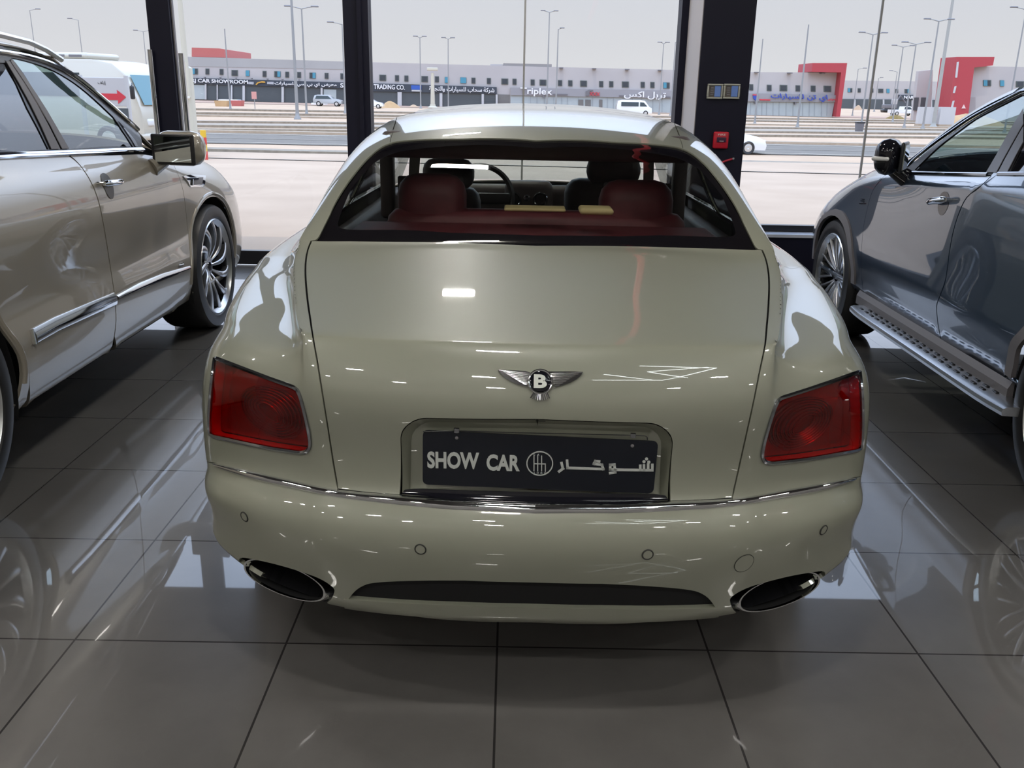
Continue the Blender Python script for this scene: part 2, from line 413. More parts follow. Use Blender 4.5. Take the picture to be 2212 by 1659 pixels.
rows = [
 rrow([.235]*9, .22, BX*.9),
 rrow([.262, .256, .254, .257, .262, .268, .295, .315, .32], [.085, .085, .09, .09, .09, .09, .07, .04, .0], [0, .25, .47, .54, .61, .70, .805, .885, .935]),
 rrow([.32, .32, .325, .325, .325, .33, .35, .37, .38], .045, [0, .25, .47, .54, .61, .71, .822, .90, .945]),
 rrow([.40, .40, .40, .40, .40, .405, .42, .435, .44], .020),
 rrow(np.array([.48]*9)+dr*.1, .0), rrow(np.array([.54]*9)+dr*.6, .002), rrow(np.array([.582]*9)+dr*.9, .028),
 rrow(np.array([.618]*9)+dr*.9, .062, [0, .25, .47, .54, .61, .705, .828, .908, .95]), rrow(np.array([.72]*9)+dr, .060, [0, .25, .47, .54, .61, .705, .826, .906, .95]),
 [(0, .045, .835), (.25, .055, .835), (.48, .095, .832), (.545, .125, .828), (.61, .16, .822), (.70, .212, .81), (.812, .30, .79), (.892, .46, .75), (.95, .87, .66)],
 [(0, .088, .925), (.25, .095, .925), (.50, .135, .921), (.55, .16, .912), (.61, .20, .893), (.70, .255, .88), (.80, .345, .86), (.885, .50, .82), (.952, .90, .72)],
 [(0, .12, .957), (.26, .125, .957), (.515, .165, .953), (.548, .185, .950), (.578, .215, .922), (.68, .31, .907), (.812, .43, .887), (.90, .65, .835), (.958, .95, .75)],
 [(0, .175, .968), (.27, .18, .968), (.53, .215, .962), (.568, .235, .959), (.590, .262, .934), (.685, .37, .918), (.822, .49, .897), (.906, .71, .84), (.964, 1.0, .745)],
 [(0, .42, 1.002), (.29, .42, 1.002), (.59, .43, .985), (.625, .44, .978), (.645, .458, .946), (.72, .53, .938), (.85, .62, .915), (.93, .84, .85), (.974, 1.07, .74)],
 [(0, .70, 1.040), (.32, .70, 1.040), (.650, .70, 1.026), (.688, .70, 1.022), (.708, .714, .988), (.775, .78, .962), (.880, .88, .945), (.952, 1.03, .865), (.982, 1.22, .75)],
 [(0, .835, 1.0575), (.33, .83, 1.0575), (.662, .80, 1.045), (.702, .815, 1.045), (.724, .842, 1.003), (.79, .90, .972), (.888, 1.0, .955), (.959, 1.13, .875), (.985, 1.29, .755)],
 [(0, .90, 1.066), (.33, .895, 1.062), (.668, .865, 1.062), (.712, .89, 1.066), (.733, .925, 1.02), (.80, 1.01, .982), (.895, 1.10, .965), (.965, 1.22, .885), (.988, 1.36, .76)],
 [(0, .975, 1.100), (.33, .965, 1.098), (.66, .92, 1.090), (.714, .96, 1.087), (.755, 1.03, 1.033), (.808, 1.09, .986), (.90, 1.17, .968), (.967, 1.29, .887), (.988, 1.42, .76)],
 [(0, 1.20, 1.215), (.31, 1.17, 1.205), (.632, 1.11, 1.178), (.715, 1.18, 1.142), (.775, 1.27, 1.055), (.83, 1.32, .99), (.912, 1.40, .972), (.972, 1.50, .89), (.988, 1.60, .76)],
 [(0, 1.50, 1.342), (.27, 1.46, 1.330), (.575, 1.36, 1.285), (.698, 1.50, 1.245), (.775, 1.60, 1.10), (.85, 1.65, .995), (.92, 1.78, .972), (.975, 1.86, .89), (.988, 1.95, .76)],
 [(0, 1.78, 1.402), (.26, 1.75, 1.394), (.525, 1.68, 1.365), (.668, 1.80, 1.315), (.765, 1.92, 1.14), (.855, 1.98, .995), (.92, 2.10, .97), (.975, 2.2, .89), (.985, 2.3, .76)],
 [(0, 2.15, 1.436), (.27, 2.14, 1.430), (.51, 2.12, 1.410), (.648, 2.18, 1.350), (.755, 2.25, 1.15), (.85, 2.3, .995), (.92, 2.45, .965), (.97, 2.5, .89), (.982, 2.6, .76)],
 [(0, 2.65, 1.446), (.28, 2.65, 1.438), (.52, 2.65, 1.412), (.645, 2.68, 1.355), (.755, 2.7, 1.15), (.85, 2.75, .99), (.92, 2.9, .96), (.965, 2.95, .89), (.98, 3.0, .76)],
 [(0, 3.05, 1.430), (.29, 3.04, 1.422), (.53, 3.0, 1.398), (.645, 3.05, 1.335), (.76, 3.1, 1.14), (.85, 3.15, .985), (.92, 3.25, .955), (.96, 3.3, .88), (.978, 3.4, .75)],
 [(0, 3.45, 1.225), (.31, 3.42, 1.215), (.575, 3.36, 1.19), (.68, 3.42, 1.15), (.77, 3.46, 1.08), (.85, 3.5, .98), (.92, 3.6, .945), (.958, 3.7, .87), (.975, 3.8, .74)],
 [(0, 3.85, .985), (.32, 3.81, .982), (.62, 3.72, .972), (.72, 3.74, .965), (.79, 3.78, .958), (.85, 3.82, .945), (.915, 3.9, .92), (.955, 4.0, .86), (.97, 4.1, .73)],
 [(0, 4.4, .935), (.32, 4.38, .932), (.62, 4.35, .92), (.70, 4.35, .915), (.77, 4.36, .91), (.84, 4.38, .90), (.90, 4.42, .90), (.94, 4.5, .84), (.96, 4.55, .72)],
 [(0, 5.0, .86), (.3, 4.98, .86), (.55, 4.92, .855), (.63, 4.9, .88), (.70, 4.86, .87), (.76, 4.8, .86), (.83, 4.75, .84), (.88, 4.7, .79), (.91, 4.68, .70)],
 [(0, 5.25, .70), (.3, 5.22, .70), (.5, 5.14, .70), (.58, 5.10, .70), (.65, 5.05, .69), (.71, 5.0, .68), (.78, 4.93, .66), (.84, 4.87, .64), (.88, 4.83, .6)],
 [(0, 5.28, .28), (.3, 5.25, .28), (.5, 5.17, .28), (.58, 5.12, .28), (.65, 5.07, .28), (.71, 5.02, .28), (.78, 4.95, .28), (.84, 4.89, .28), (.88, 4.85, .28)]]
S = Surf(rows); S.loc_ray = pose_ray(SX0, SY0, SPSI, False); S.make_bvh()
A, B = S.A, S.B
def ctr(py):
    """point of the centre line that stands at photo row py"""
    b = np.linspace(B[1]*.92, B[21], 900); P = S.p(np.stack([b*0, b], -1)); c, s_ = math.cos(SPSI), math.sin(SPSI)
    W = np.stack([SX0+c*P[:, 0]+s_*P[:, 1], SY0-s_*P[:, 0]+c*P[:, 1], P[:, 2]], -1)-CAM; q = W @ CM.T; y = 829.5+FPX*q[:, 1]/q[:, 2]
    i = np.argmin(abs(y-py)); return np.array([0.0, b[i]])
P = S.pxs
# panel outlines (right half, photo points on the body)
lid_edge = P(crom([(1645.5, 540), (1655, 565), (1660.5, 605), (1659.5, 660), (1655.5, 710), (1651.6, 747), (1641, 800), (1626, 875), (1606, 965), (1581.7, 1076)], 5))
lid_bot = P([(1581.7, 1076), (1530, 1080), (1480, 1084)]); lid_base = ctr(1078)
bot = lid_bot+dens([lid_bot[-1], lid_base], .04)[1:]
winb = dens([ctr(530), S.px(1400, 531), S.px(1560, 536), S.px(1632, 538)], .03)
lid = [ctr(531)]+P([(1400, 532.5), (1560, 537), (1640, 539.8)])+lid_edge+bot[1:]
rec_o = rounded(P([(1443, 1083)])+P([(1454, 944)])+P([(1420, 915)])+[ctr(906)]+[ctr(1076)], .05, 6, which=(1, 2))
rec_i = rounded(P([(1434, 1080)])+P([(1437, 962)])+P([(1408, 936)])+[ctr(927)]+[ctr(1074)], .04, 6, which=(1, 2))
lid = [ctr(531)]+P([(1400, 532.5), (1560, 537), (1640, 539.8)])+lid_edge+lid_bot[1:2]+P([(1447, 1083)])+dens(rec_o[1:-1], .02)
boot = S.panel('boot_lid', lid, M_paint, sed, step=.025, gap=.0017, mirror='join', skirt=.008)
# number plate recess: outer rim to a floor pressed in by 25 mm
def ring(name, o, i, off_o, off_i, m, par, mir=True):
    po = S.p(np.array(o), off_o); pi = S.p(np.array(i), off_i); n = len(o); V = list(po)+list(pi); F = [(k, (k+1) % n, n+(k+1) % n, n+k) for k in range(n)]
    if mir: k = len(V); V = V+mirx(V); F = F+[tuple(q+k for q in f[::-1]) for f in F]
    ob = link(name, V, F, m, par, smooth=True, sharp=50); return ob
def resamp(pl, n):
    Q = np.array(list(pl)+[pl[0]]); d = np.concatenate([[0], np.cumsum(np.hypot(*np.diff(Q, axis=0).T))]); t = np.linspace(0, d[-1], n+1)[:-1]
    return np.stack([np.interp(t, d, Q[:, 0]), np.interp(t, d, Q[:, 1])], -1)
ro, ri = resamp(rec_o, 60), resamp(rec_i, 60)
def open_ring(name, o, i, m, par):     # skips the centre-line edge
    po = S.p(np.array(o), 0.0); pi = S.p(np.array(i), -.030); n = len(o); V = list(po)+list(pi)
    F = [(k, (k+1) % n, n+(k+1) % n, n+k) for k in range(n) if not (o[k][0] < 1e-3 and o[(k+1) % n][0] < 1e-3)]
    k = len(V); V = V+mirx(V); F = F+[tuple(q+k for q in f[::-1]) for f in F]
    return link(name, V, F, m, par, smooth=True, sharp=60)
open_ring('plate_recess', ro, ri, M_paint, boot)
rf = S.panel('plate_recess_floor', list(ri), M_paint, boot, step=.04, off=-.030, skirt=0, mirror='join')
# rear window
gl_edge = P(crom([(1632, 537), (1612, 495), (1590, 450), (1566, 411), (1540, 376), (1520, 353), (1500, 335), (1480, 323.5), (1455, 316), (1400, 310), (1320, 306)], 4))+[ctr(303)]
gout = [ctr(529)]+P([(1400, 530), (1560, 535)])+gl_edge
M_rear = glass('tinted_rear_glass', (.74, .73, .71), 1.5)
M_frit = mat('black_glass_border', (.012, .011, .016), .1)
rearw = S.panel('rear_window', gout, M_rear, sed, step=.04, off=-.003, skirt=.004, gap=.001, mirror='join')
fr_i = rounded([ctr(505)]+P([(1340, 507), (1592, 510), (1560, 420), (1510, 360), (1462, 336), (1400, 326)])+[ctr(317)], .05, 5, which=(2, 4, 5))
S.panel('window_border', gout, M_frit, rearw, holes=[fr_i], step=.05, off=-.006, skirt=0, mirror='join', gap=.001)
# roof
roof_seam = P(crom([(1475, 322), (1468, 296), (1455, 263)], 4))
seam2 = [np.array([A[2]+.02, B[21]]), np.array([A[2]+.03, B[22]]), np.array([A[2]+.03, B[23]-.01])]
roof = list(reversed([p for p in gl_edge if p[0] < roof_seam[0][0]]))
roof = [gl_edge[-1]]+[p for p in reversed(gl_edge[:-1]) if p[0] < roof_seam[0][0]-.005]+roof_seam+crom([roof_seam[-1]]+seam2, 5)[1:]+[np.array([0, B[23]])]
S.panel('roof', roof, M_paint, sed, step=.035, gap=.0008, mirror='join')
# rear bumper
strip_pts = [(1581.7, 1079), (1630, 1074), (1700, 1062), (1770, 1048), (1820, 1038), (1845, 1032), (1857, 1030)]
strip_line = P(crom(strip_pts, 4)); strip_end = strip_line[-1]; sl2 = [strip_end+np.array([.05, -.004]), np.array([A[8], strip_end[1]-.02])]
cut_line = [lid_base]+list(reversed(lid_bot))+strip_line[1:]+sl2
slot = rounded([ctr(1258)]+P([(1480, 1272), (1520, 1285), (1553, 1330)])+P([(1530, 1337), (1400, 1343)])+[ctr(1346)], .03, 4, which=(2,))
ex_o = lambda c, rx, ry, ang: [S.px(c[0]+math.cos(t)*rx*math.cos(ang)-math.sin(t)*ry*math.sin(ang), c[1]+math.cos(t)*rx*math.sin(ang)+math.sin(t)*ry*math.cos(ang)) for t in np.linspace(0, 2*math.pi, 49)[:-1]]
def ex_shape():
    # black opening of the exhaust cut into the bumper, in photo points of the right side
    pts = [(1577, 1301), (1582, 1288), (1612, 1271), (1660, 1256), (1710, 1244), (1755, 1236), (1778, 1234), (1783, 1242), (1778, 1262), (1757, 1288), (1717, 1308), (1667, 1321), (1627, 1327), (1590, 1323)]
    return [S.px(*p) for p in crom(pts, 4, True)]
exh = ex_shape()
exh_cut = [np.array([p[0], -.06]) if q[1] > 1298 and 1595 < q[0] < 1740 else p for p, q in zip(exh, crom([(1577, 1301), (1582, 1288), (1612, 1271), (1660, 1256), (1710, 1244), (1755, 1236), (1778, 1234), (1783, 1242), (1778, 1262), (1757, 1288), (1717, 1308), (1667, 1321), (1627, 1327), (1590, 1323)], 4, True))]
bump = [np.array([0, 0.0])]+[np.array([a, 0.0]) for a in A[1:]]+list(reversed(sl2))+list(reversed(strip_line))+lid_bot[1:]+[lid_base]
slot_poly = [ctr(1259)]+P(crom([(1300, 1262), (1400, 1267), (1480, 1274), (1515, 1283), (1538, 1303), (1553, 1331)], 4))+P([(1545, 1334)])+[np.array([S.px(1545, 1334)[0], -.2]), np.array([0, -.2])]
# the slot runs down to the lip: cut it as a notch in the lower edge
notch = [p for p in slot_poly[:-2]]
xn = notch[-1][0]
bump = [notch[0]]+notch[1:]+[np.array([xn+.004, B[1]*.9])]+[np.array([a, B[1]*.97]) for a in A if a > xn+.02]+list(reversed(sl2))+list(reversed(strip_line))+lid_bot[1:]+[lid_base]
bumper = S.panel('rear_bumper', bump, M_paint, sed, holes=[exh_cut], step=.022, gap=.0012, mirror='join', skirt=.012)
# lower lip blade and dark slot
lipo = [ctr(1313)]+P(crom([(1300, 1315), (1400, 1316), (1480, 1315), (1555, 1313)], 3))+P([(1551, 1333), (1480, 1339), (1400, 1342.5)])+[ctr(1346)]
lip = S.panel('bumper_lip', lipo, M_paint, sed, step=.025, off=.001, skirt=.05, mirror='join', gap=.0)
so_ = [ctr(1250), S.px(1560, 1262), np.array([S.px(1565, 1325)[0], .0]), np.array([0, .0])]
S.panel('bumper_slot', so_, M_black, bumper, step=.04, off=-.05, skirt=0, mirror='join')
# quarter panels
gl_q = [p for p in gl_edge if p[0] >= roof_seam[0][0]-.005]
qt = list(reversed(lid_edge))+[S.px(1636, 538)]+gl_q[1:]+roof_seam+[np.array([A[2]+.02, B[21]]), np.array([A[3], B[21]]), np.array([A[8], B[21]])]+list(reversed(sl2))+list(reversed(strip_line))
side_win = rounded([np.array([A[4]-.05, B[19]-.07]), np.array([A[3]+.035, B[19]+.1]), np.array([A[3]+.03, B[21]-.03]), np.array([A[5]-.02, B[21]-.03]), np.array([A[5]-.02, B[19]-.05])], .03)
tl = P(crom([(1692, 858), (1740, 843), (1790, 826), (1830, 812), (1850, 805)], 3))+P(crom([(1856.5, 803), (1860.5, 850), (1862, 900), (1861.5, 940), (1859, 968)], 3))+P(crom([(1850, 973), (1800, 982), (1740, 992), (1680, 999), (1662, 1000)], 3))+P(crom([(1651, 996), (1646, 985), (1648, 965), (1660, 920), (1673, 880), (1680, 866)], 3))
tl_in = list(inset(tl, .006))
qR, qL = S.panel('rear_quarter_panel', qt, M_paint, sed, holes=[tl, side_win], step=.025, gap=.0012, mirror='pair')
# tail lights: chrome surround, red reflector bowl with oval ribs, clear red lens
M_lens = glass('red_lens', (.92, .07, .045), 1.55)
M_refl = mat('red_reflector', (.30, .014, .009), .16, .6)
M_glint = mat('orange_glint_wall', (.62, .05, .02), .2, .3)  # housing wall: bright orange edge glints put into its colour
def closed_tube(ab, off, r, mir, n=6):
    pts = S.p(np.array(ab), off); pts = pts*[-1, 1, 1] if mir else pts; return MB().tube(pts, r, n, closed=True)
tl_r = resamp(tl, 90)
def shrink(poly, k, sh=(0, 0)):
    Q = np.array(poly); c = Q.mean(0)+np.array(sh); return c+(Q-c)*k
c_ = np.array(tl).mean(0)+np.array([-.02, -.008])
for mir in (False, True):
    def sidep(name, ol, m, par, off, step=.02, holes=(), skirt=0.0):
        o = S.panel(name, ol, m, par, step=step, off=off, skirt=skirt, holes=holes, mirror='pair')
        k = 1 if not mir else 0
        bpy.data.objects.remove(o[k]); return o[1-k]
    lens = sidep('tail_light', list(tl_in), M_lens, sed, .002, .02, skirt=.004)
    refl = sidep('reflector', list(inset(tl, .003)), M_refl, lens, -.030, .03, skirt=0)
    ring_ = MB()
    wall_o = S.p(tl_r, 0.0); wall_i = S.p(tl_r, -.031); wo = list(wall_o)+list(wall_i); n = len(tl_r)
    if mir: wo = mirx(wo)
    MB().add(wo, [(k, (k+1) % n, n+(k+1) % n, n+k) for k in range(n)]).obj('light_housing', M_glint, lens, True)
    closed_tube(tl_r, .001, .0055, mir).obj('chrome_surround', M_dchrome, lens, True)
    rib = MB()
    for q in range(7):
        rx, ry = .115-.013*q, .062-.0072*q; t = np.linspace(0, 2*math.pi, 41)[:-1]
        ab = np.stack([c_[0]+rx*np.cos(t)+.02*np.sin(t)*0, c_[1]+ry*np.sin(t)+.012*np.cos(t)], -1); k = pip(ab, tl_in)
        pts = S.p(ab, -.028+.002*q); pts = pts*[-1, 1, 1] if mir else pts
        rib.tube(pts, .0032, 6, closed=True)
    rib.obj('oval_rib', mat('deep_red_rib', (.17, .006, .005), .2, .5), lens, True)
# chrome bumper strip
cs_top = P([(1330, 1087), (1450, 1085)])
def strip(mir):
    pass
top = [ctr(1083)]+P(crom([(1330, 1085), (1441, 1083), (1581, 1077), (1700, 1057), (1780, 1043), (1830, 1034), (1844, 1031.5)], 6))
botl = [ctr(1110)]+P(crom([(1330, 1110), (1441, 1105), (1581, 1095), (1700, 1076), (1780, 1060), (1830, 1043), (1844, 1034)], 6))
V = []; n = len(top); prof = [(0, -.004), (0, .004), (.25, .009), (.6, .010), (.9, .006), (1, -.004)]
for a, b in zip(top, botl):
    for t, o in prof: V.append(S.p(np.array(a)*(1-t)+np.array(b)*t, o))
m_ = len(prof); F = [(i*m_+j, i*m_+j+1, (i+1)*m_+j+1, (i+1)*m_+j) for i in range(n-1) for j in range(m_-1)]
k = len(V); V2 = V+mirx(V); F2 = F+[tuple(q+k for q in f[::-1]) for f in F]
link('chrome_strip', V2, F2, M_chrome, sed, smooth=True, sharp=70)
# dark gap above the strip under the plate recess
gp = [ctr(1062)]+P([(1400, 1066), (1437, 1070), (1444, 1080)])+[ctr(1090)]
S.panel('lid_gap', gp, M_gloss, sed, step=.04, off=.0015, skirt=.002, mirror='join')
# dark inner shell keeps the shut lines black
sh = [np.array([0, B[1]])]+[np.array([A[7], B[1]]), np.array([A[8], B[6]]), np.array([A[8], B[21]]), np.array([A[2]+.02, B[21]]), np.array([A[2]+.02, B[22]]), np.array([A[2]+.02, B[23]]), np.array([0, B[23]])]
gi = inset(gout, -.0); gi = [ctr(527)]+[p for p in inset(gout, .008)[1:-1]]+[ctr(306)]
recb = [ctr(900)]+P([(1425, 908), (1462, 940), (1450, 1085)])+[ctr(1085)]
def merge_notch(outline, hole):   # cut a hole that touches the centre line out of a half outline
    return outline[:-1]+[outline[-1], hole[-1]]+list(reversed(hole[:-1])) if False else outline
shl = [np.array([0, B[1]]), np.array([A[7], B[1]]), np.array([A[8], B[6]]), np.array([A[8], B[21]]), np.array([A[2]+.02, B[21]]), np.array([A[2]+.02, B[23]]), np.array([0, B[23]]), ctr(306)]+list(reversed(gi[1:-1]))+[ctr(527), recb[0]]+recb[1:-1]+[recb[-1]]
S.panel('inner_shell', shl, M_void, sed, holes=[exh_cut, tl, side_win, [np.array([A[2]+.045, B[10]]), np.array([A[5]-.01, B[10]]), np.array([A[5]-.01, B[17]]), np.array([A[2]+.045, B[17]])]], step=.04, off=-.012, skirt=0, mirror='join')
# windscreen, bonnet, flanks
M_wind = glass('clear_car_glass', (.80, .88, .84), 1.45)
ws = [np.array([0, B[23]+.03]), np.array([A[2]+.02, B[23]+.03]), np.array([A[2]+.03, B[25]-.06]), np.array([0, B[25]-.03])]
S.panel('windscreen', dens(ws, .08, True), M_wind, sed, step=.08, mirror='join', skirt=.004)
aw = [np.array([A[2]+.03, B[21]]), np.array([A[3]+.02, B[21]]), np.array([A[3]+.02, B[25]-.05]), np.array([A[2]+.03, B[25]-.05])]
S.panel('roof_rail', dens(aw, .08, True), M_paint, sed, step=.06, mirror='pair')
fw = [np.array([A[3]+.025, B[21]+.02]), np.array([A[5]-.02, B[21]+.02]), np.array([A[5]-.02, B[25]-.06]), np.array([A[4], B[25]-.08]), np.array([A[3]+.025, B[24]])]
M_side = glass('tinted_side_glass', (.42, .46, .44), 1.5)
S.panel('side_window', fw, M_side, sed, step=.08, mirror='pair', skirt=.004)
S.panel('rear_side_window', side_win, M_side, sed, step=.05, mirror='pair', off=-.003, skirt=.004)
bel = [np.array([A[5]-.02, B[21]]), np.array([A[8], B[21]]), np.array([A[8], B[25]]), np.array([A[5]-.02, B[25]])]
S.panel('door_shoulder', dens(bel, .08, True), M_paint, sed, step=.06, mirror='pair')
bn = [np.array([0, B[25]-.02]), np.array([A[8], B[25]]), np.array([A[8], B[29]]), np.array([0, B[29]])]
S.panel('bonnet', dens(bn, .1, True), M_paint, sed, step=.08, mirror='join')
sd = [[(.96-.012*abs(t-2.6)+dx*k, y, z) for dx, z in ((.0, .80), (.012, .66), (.008, .5), (-.005, .36), (-.04, .24))] for t, y, k in [(y, y, 1) for y in (.86, 1.3, 1.75, 2.4, 3.0, 3.6, 4.1, 4.5, 4.86)]]
S2 = Surf(sd, sym=False); S2.loc_ray = S.loc_ray
AW = S2.A; BW = S2.B
def arch(Sf, cy, cz, r, n=40):
    pts = []
    for t in np.linspace(-.25, math.pi+.25, n): pts.append(Sf.near((Sf.P[0][0][0], cy-r*math.cos(t), cz+r*math.sin(t))))
    return pts
# wheels
def wheel(parent, x, y, r=.37, w=.26, rr=.26, spokes=10, side=1, double=False, dark=None, sub=2, rim_m=None, style='twin', name='wheel'):
    rim_m = rim_m or M_alu
    b = MB(); fl = .012
    prof = [(-w*.5+.02, rr), (-w*.5+.025, rr+.012), (-w*.3, rr-.02), (w*.2, rr-.035), (w*.42, rr-.02), (w*.5-.01, rr-.004), (w*.5+.004, rr+.006), (w*.5-.002, rr+.012), (w*.40, rr+.004), (-w*.4, rr+.002)]
    b.lathe([(w*.42, rr-.020), (w*.5-.01, rr-.004), (w*.5+.004, rr+.006), (w*.5-.002, rr+.012), (w*.40, rr+.004), (w*.40, rr-.012)], 64, 'x')
    bar = MB().lathe(prof[:4]+[(w*.42, rr-.022), (w*.42, rr), (-w*.4, rr+.002)], 64, 'x')
    for k in range(spokes):
        a0 = 2*math.pi*k/spokes
        if style == 'twin':
            br = [(-.30, -.62), (.30, .62)]
        else: br = [(0, 0)]
        for s0, s1 in br:
            da = math.pi/spokes
            pr = []
            R0, R1 = .055, rr-.006; q = 10
            for i in range(q+1):
                t = i/q; ra = R0+(R1-R0)*t; sw = .35*t*t if style == 'turbine' else (.0)
                an = a0+da*(s0+(s1-s0)*t)*(1 if style == 'twin' else 0)+sw
                hw = {'twin': .0065+.0015*t, 'turbine': .008+.020*t, 'plain': .012+.004*t}[style]
                xx = w*.5-.02-.035*(1-t)**2+(.012 if style == 'turbine' else 0)*math.sin(t*3.1)
                pr.append((an, ra, hw, xx))
            V = []; F = []
            for an, ra, hw, xx in pr:
                ca, sa = math.cos(an), math.sin(an)
                for (o, dx) in ((-hw, -.035), (-hw, 0), (-hw*.6, .005), (hw*.6, .005), (hw, 0), (hw, -.035)):
                    V.append((xx+dx, ra*ca-o*sa, ra*sa+o*ca))
            for i in range(q):
                for j in range(5): F.append((i*6+j, i*6+j+1, i*6+6+j+1, i*6+6+j))
            F += [(0, 1, 2, 3, 4, 5), tuple(q*6+j for j in range(5, -1, -1))]
            b.add(V, F)
    b.lathe([(w*.5-.075, 0), (w*.5-.075, .075), (w*.5-.058, .078), (w*.5-.05, .06), (w*.5-.05, .0)], 40, 'x')
    Mx = Matrix.Translation((x, y, r)) @ Matrix.Diagonal((side, 1, 1, 1))
    def fin(bb, nm, m, par, sm=True):
        bb.v = [tuple(Mx @ Vector(p)) for p in bb.v]; return bb.obj(nm, m, par, sm, 35)
    wh = fin(b, name, rim_m, parent); fin(bar, 'rim_barrel', M_gloss, wh)
    t = MB(); h = r-rr
    t.lathe([(-w*.40, rr), (-w*.5, rr+h*.25), (-w*.53, rr+h*.5), (-w*.5, rr+h*.85), (-w*.44, r-.006), (-w*.25, r), (0, r), (w*.25, r), (w*.44, r-.006), (w*.5, rr+h*.85), (w*.53, rr+h*.5), (w*.515, rr+h*.2), (w*.46, rr+.004)], 72, 'x')
    for gx in (-.25, 0, .25): pass
    fin(t, 'tyre', M_rubber, wh)
    c = MB().lathe([(w*.5-.052, 0.0), (w*.5-.046, .0), (w*.5-.046, .030), (w*.5-.054, .034)], 24, 'x'); fin(c, 'centre_cap', M_dchrome, wh)
    d = MB().lathe([(-.03, .05), (-.03, rr-.05), (-.005, rr-.05), (-.005, .05)], 40, 'x'); fin(d, 'brake_disc', M_black, wh)
    ba = MB().lathe([(-w*.45, 0.0), (-w*.45, rr-.01)], 32, 'x'); fin(ba, 'wheel_back', M_void, wh)
    return wh
ar1 = arch(S2, 1.30, .36, .40); ar2 = arch(S2, 4.36, .36, .40)
a0, a1 = AW[0], AW[-1]
sp_ = [np.array([a0, BW[0]])]+[np.array([a0, b]) for b in BW[1:-1]]+[np.array([a0, BW[-1]]), np.array([a1, BW[-1]]), np.array([a1, BW[0]])]
S2.panel('flank', dens(sp_, .06, True), M_paint, sed, holes=[[(min(max(p[0], a0+.01), a1-.004), p[1]) for p in ar1], [(min(max(p[0], a0+.01), a1-.004), p[1]) for p in ar2]], step=.06, mirror='pair', skirt=.02)
for sx in (1, -1):
    for yy in (1.30, 4.36): wheel(sed, sx*.84, yy, .36, .27, .26, 10, sx)
fl_ = MB(); fl_.box((-.80, .45, .20), (.80, 5.0, .26)); fl_.obj('underbody', M_void, sed)
# exhaust tips
for sx in (1, -1):
    Q = S.p(np.array(exh), -.02); cc = Q.mean(0)
    t = np.linspace(0, 2*math.pi, 49)[:-1]
    e1 = S.px(1592, 1304); e2 = S.px(1771, 1250)
    p1, p2 = S.p(np.array(e1)), S.p(np.array(e2)); ax = (p2-p1)/2; cen = (p1+p2)/2+np.array([0, .005, -.004]); up = np.array([-.02*0, .35, 1.0]); up = up/np.linalg.norm(up)
    ax = ax*1.0; L = np.linalg.norm(ax); hh = .040
    fw_ = np.cross(up, ax/L); fw_ = fw_/np.linalg.norm(fw_); fw_ = fw_ if fw_[1] > 0 else -fw_
    def oval(k, dd): return [cen+ax*k*math.cos(a)+up*hh*k*(abs(math.sin(a))**.9*np.sign(math.sin(a)))+fw_*dd for a in t]
    loops = [oval(1.0, .16), oval(1.0, .0), oval(.985, -.006), oval(.94, -.006), oval(.92, .004)]
    V = [q*np.array([sx, 1, 1]) for lo in loops for q in lo]; n = 48; F = [(i*n+k, i*n+(k+1) % n, (i+1)*n+(k+1) % n, (i+1)*n+k) for i in range(len(loops)-1) for k in range(n)]
    tip = MB().add(V, F).obj('exhaust_tip', M_chrome, sed, True, 50)
    V = [q*np.array([sx, 1, 1]) for q in oval(.92, .004)]+[q*np.array([sx, 1, 1]) for q in oval(.92, .14)]
    MB().add(V, [(k, (k+1) % n, n+(k+1) % n, n+k) for k in range(n)]+[tuple(range(n, 2*n))]).obj('exhaust_bore', M_void, tip)
    V = [q*np.array([sx, 1, 1]) for q in S.p(np.array(exh), -.004)]+[q*np.array([sx, 1, 1])+np.array([0, .15, 0]) for q in S.p(np.array(exh), -.004)]; n2 = len(exh)
    MB().add(V, [(k, (k+1) % n2, n2+(k+1) % n2, n2+k) for k in range(n2)]+[tuple(range(n2, 2*n2))]).obj('exhaust_recess', M_black, bumper)
# parking sensors and tow cover: round discs with a thin dark gap
M_gap = mat('shut_line', (.02, .02, .018), .6)
def disc(ab, r, name, par, mir=False, gapw=.0018):
    p0 = S.p(np.array(ab)); n0 = S.n(np.array(ab)); tx = np.array([1.0, 0, 0]); tx = tx-n0*(tx@n0); tx /= np.linalg.norm(tx); tz = np.cross(n0, tx)
    loop = np.array([S.near(p0+tx*r*math.cos(t)+tz*r*math.sin(t)) for t in np.linspace(0, 2*math.pi, 33)[:-1]])
    f = lambda q: q*np.array([-1, 1, 1]) if mir else q
    V = [f(q) for q in S.p(loop, .0012)]+[f(S.p(np.array(ab), .0014))]; n = 32
    d = link(name, V, [(k, (k+1) % n, n) for k in range(n)], M_paint, par, smooth=True)
    MB().tube([f(q) for q in S.p(loop, .0006)], gapw, 6, closed=True).obj('gap_ring', M_gap, d, True)
for mir in (False, True):
    disc(S.px(1399, 1198), .0125, 'parking_sensor', bumper, mir); disc(S.px(1779, 1145), .0125, 'parking_sensor', bumper, mir)
disc(S.px(1607, 1217), .026, 'tow_eye_cover', bumper, False, .0010)
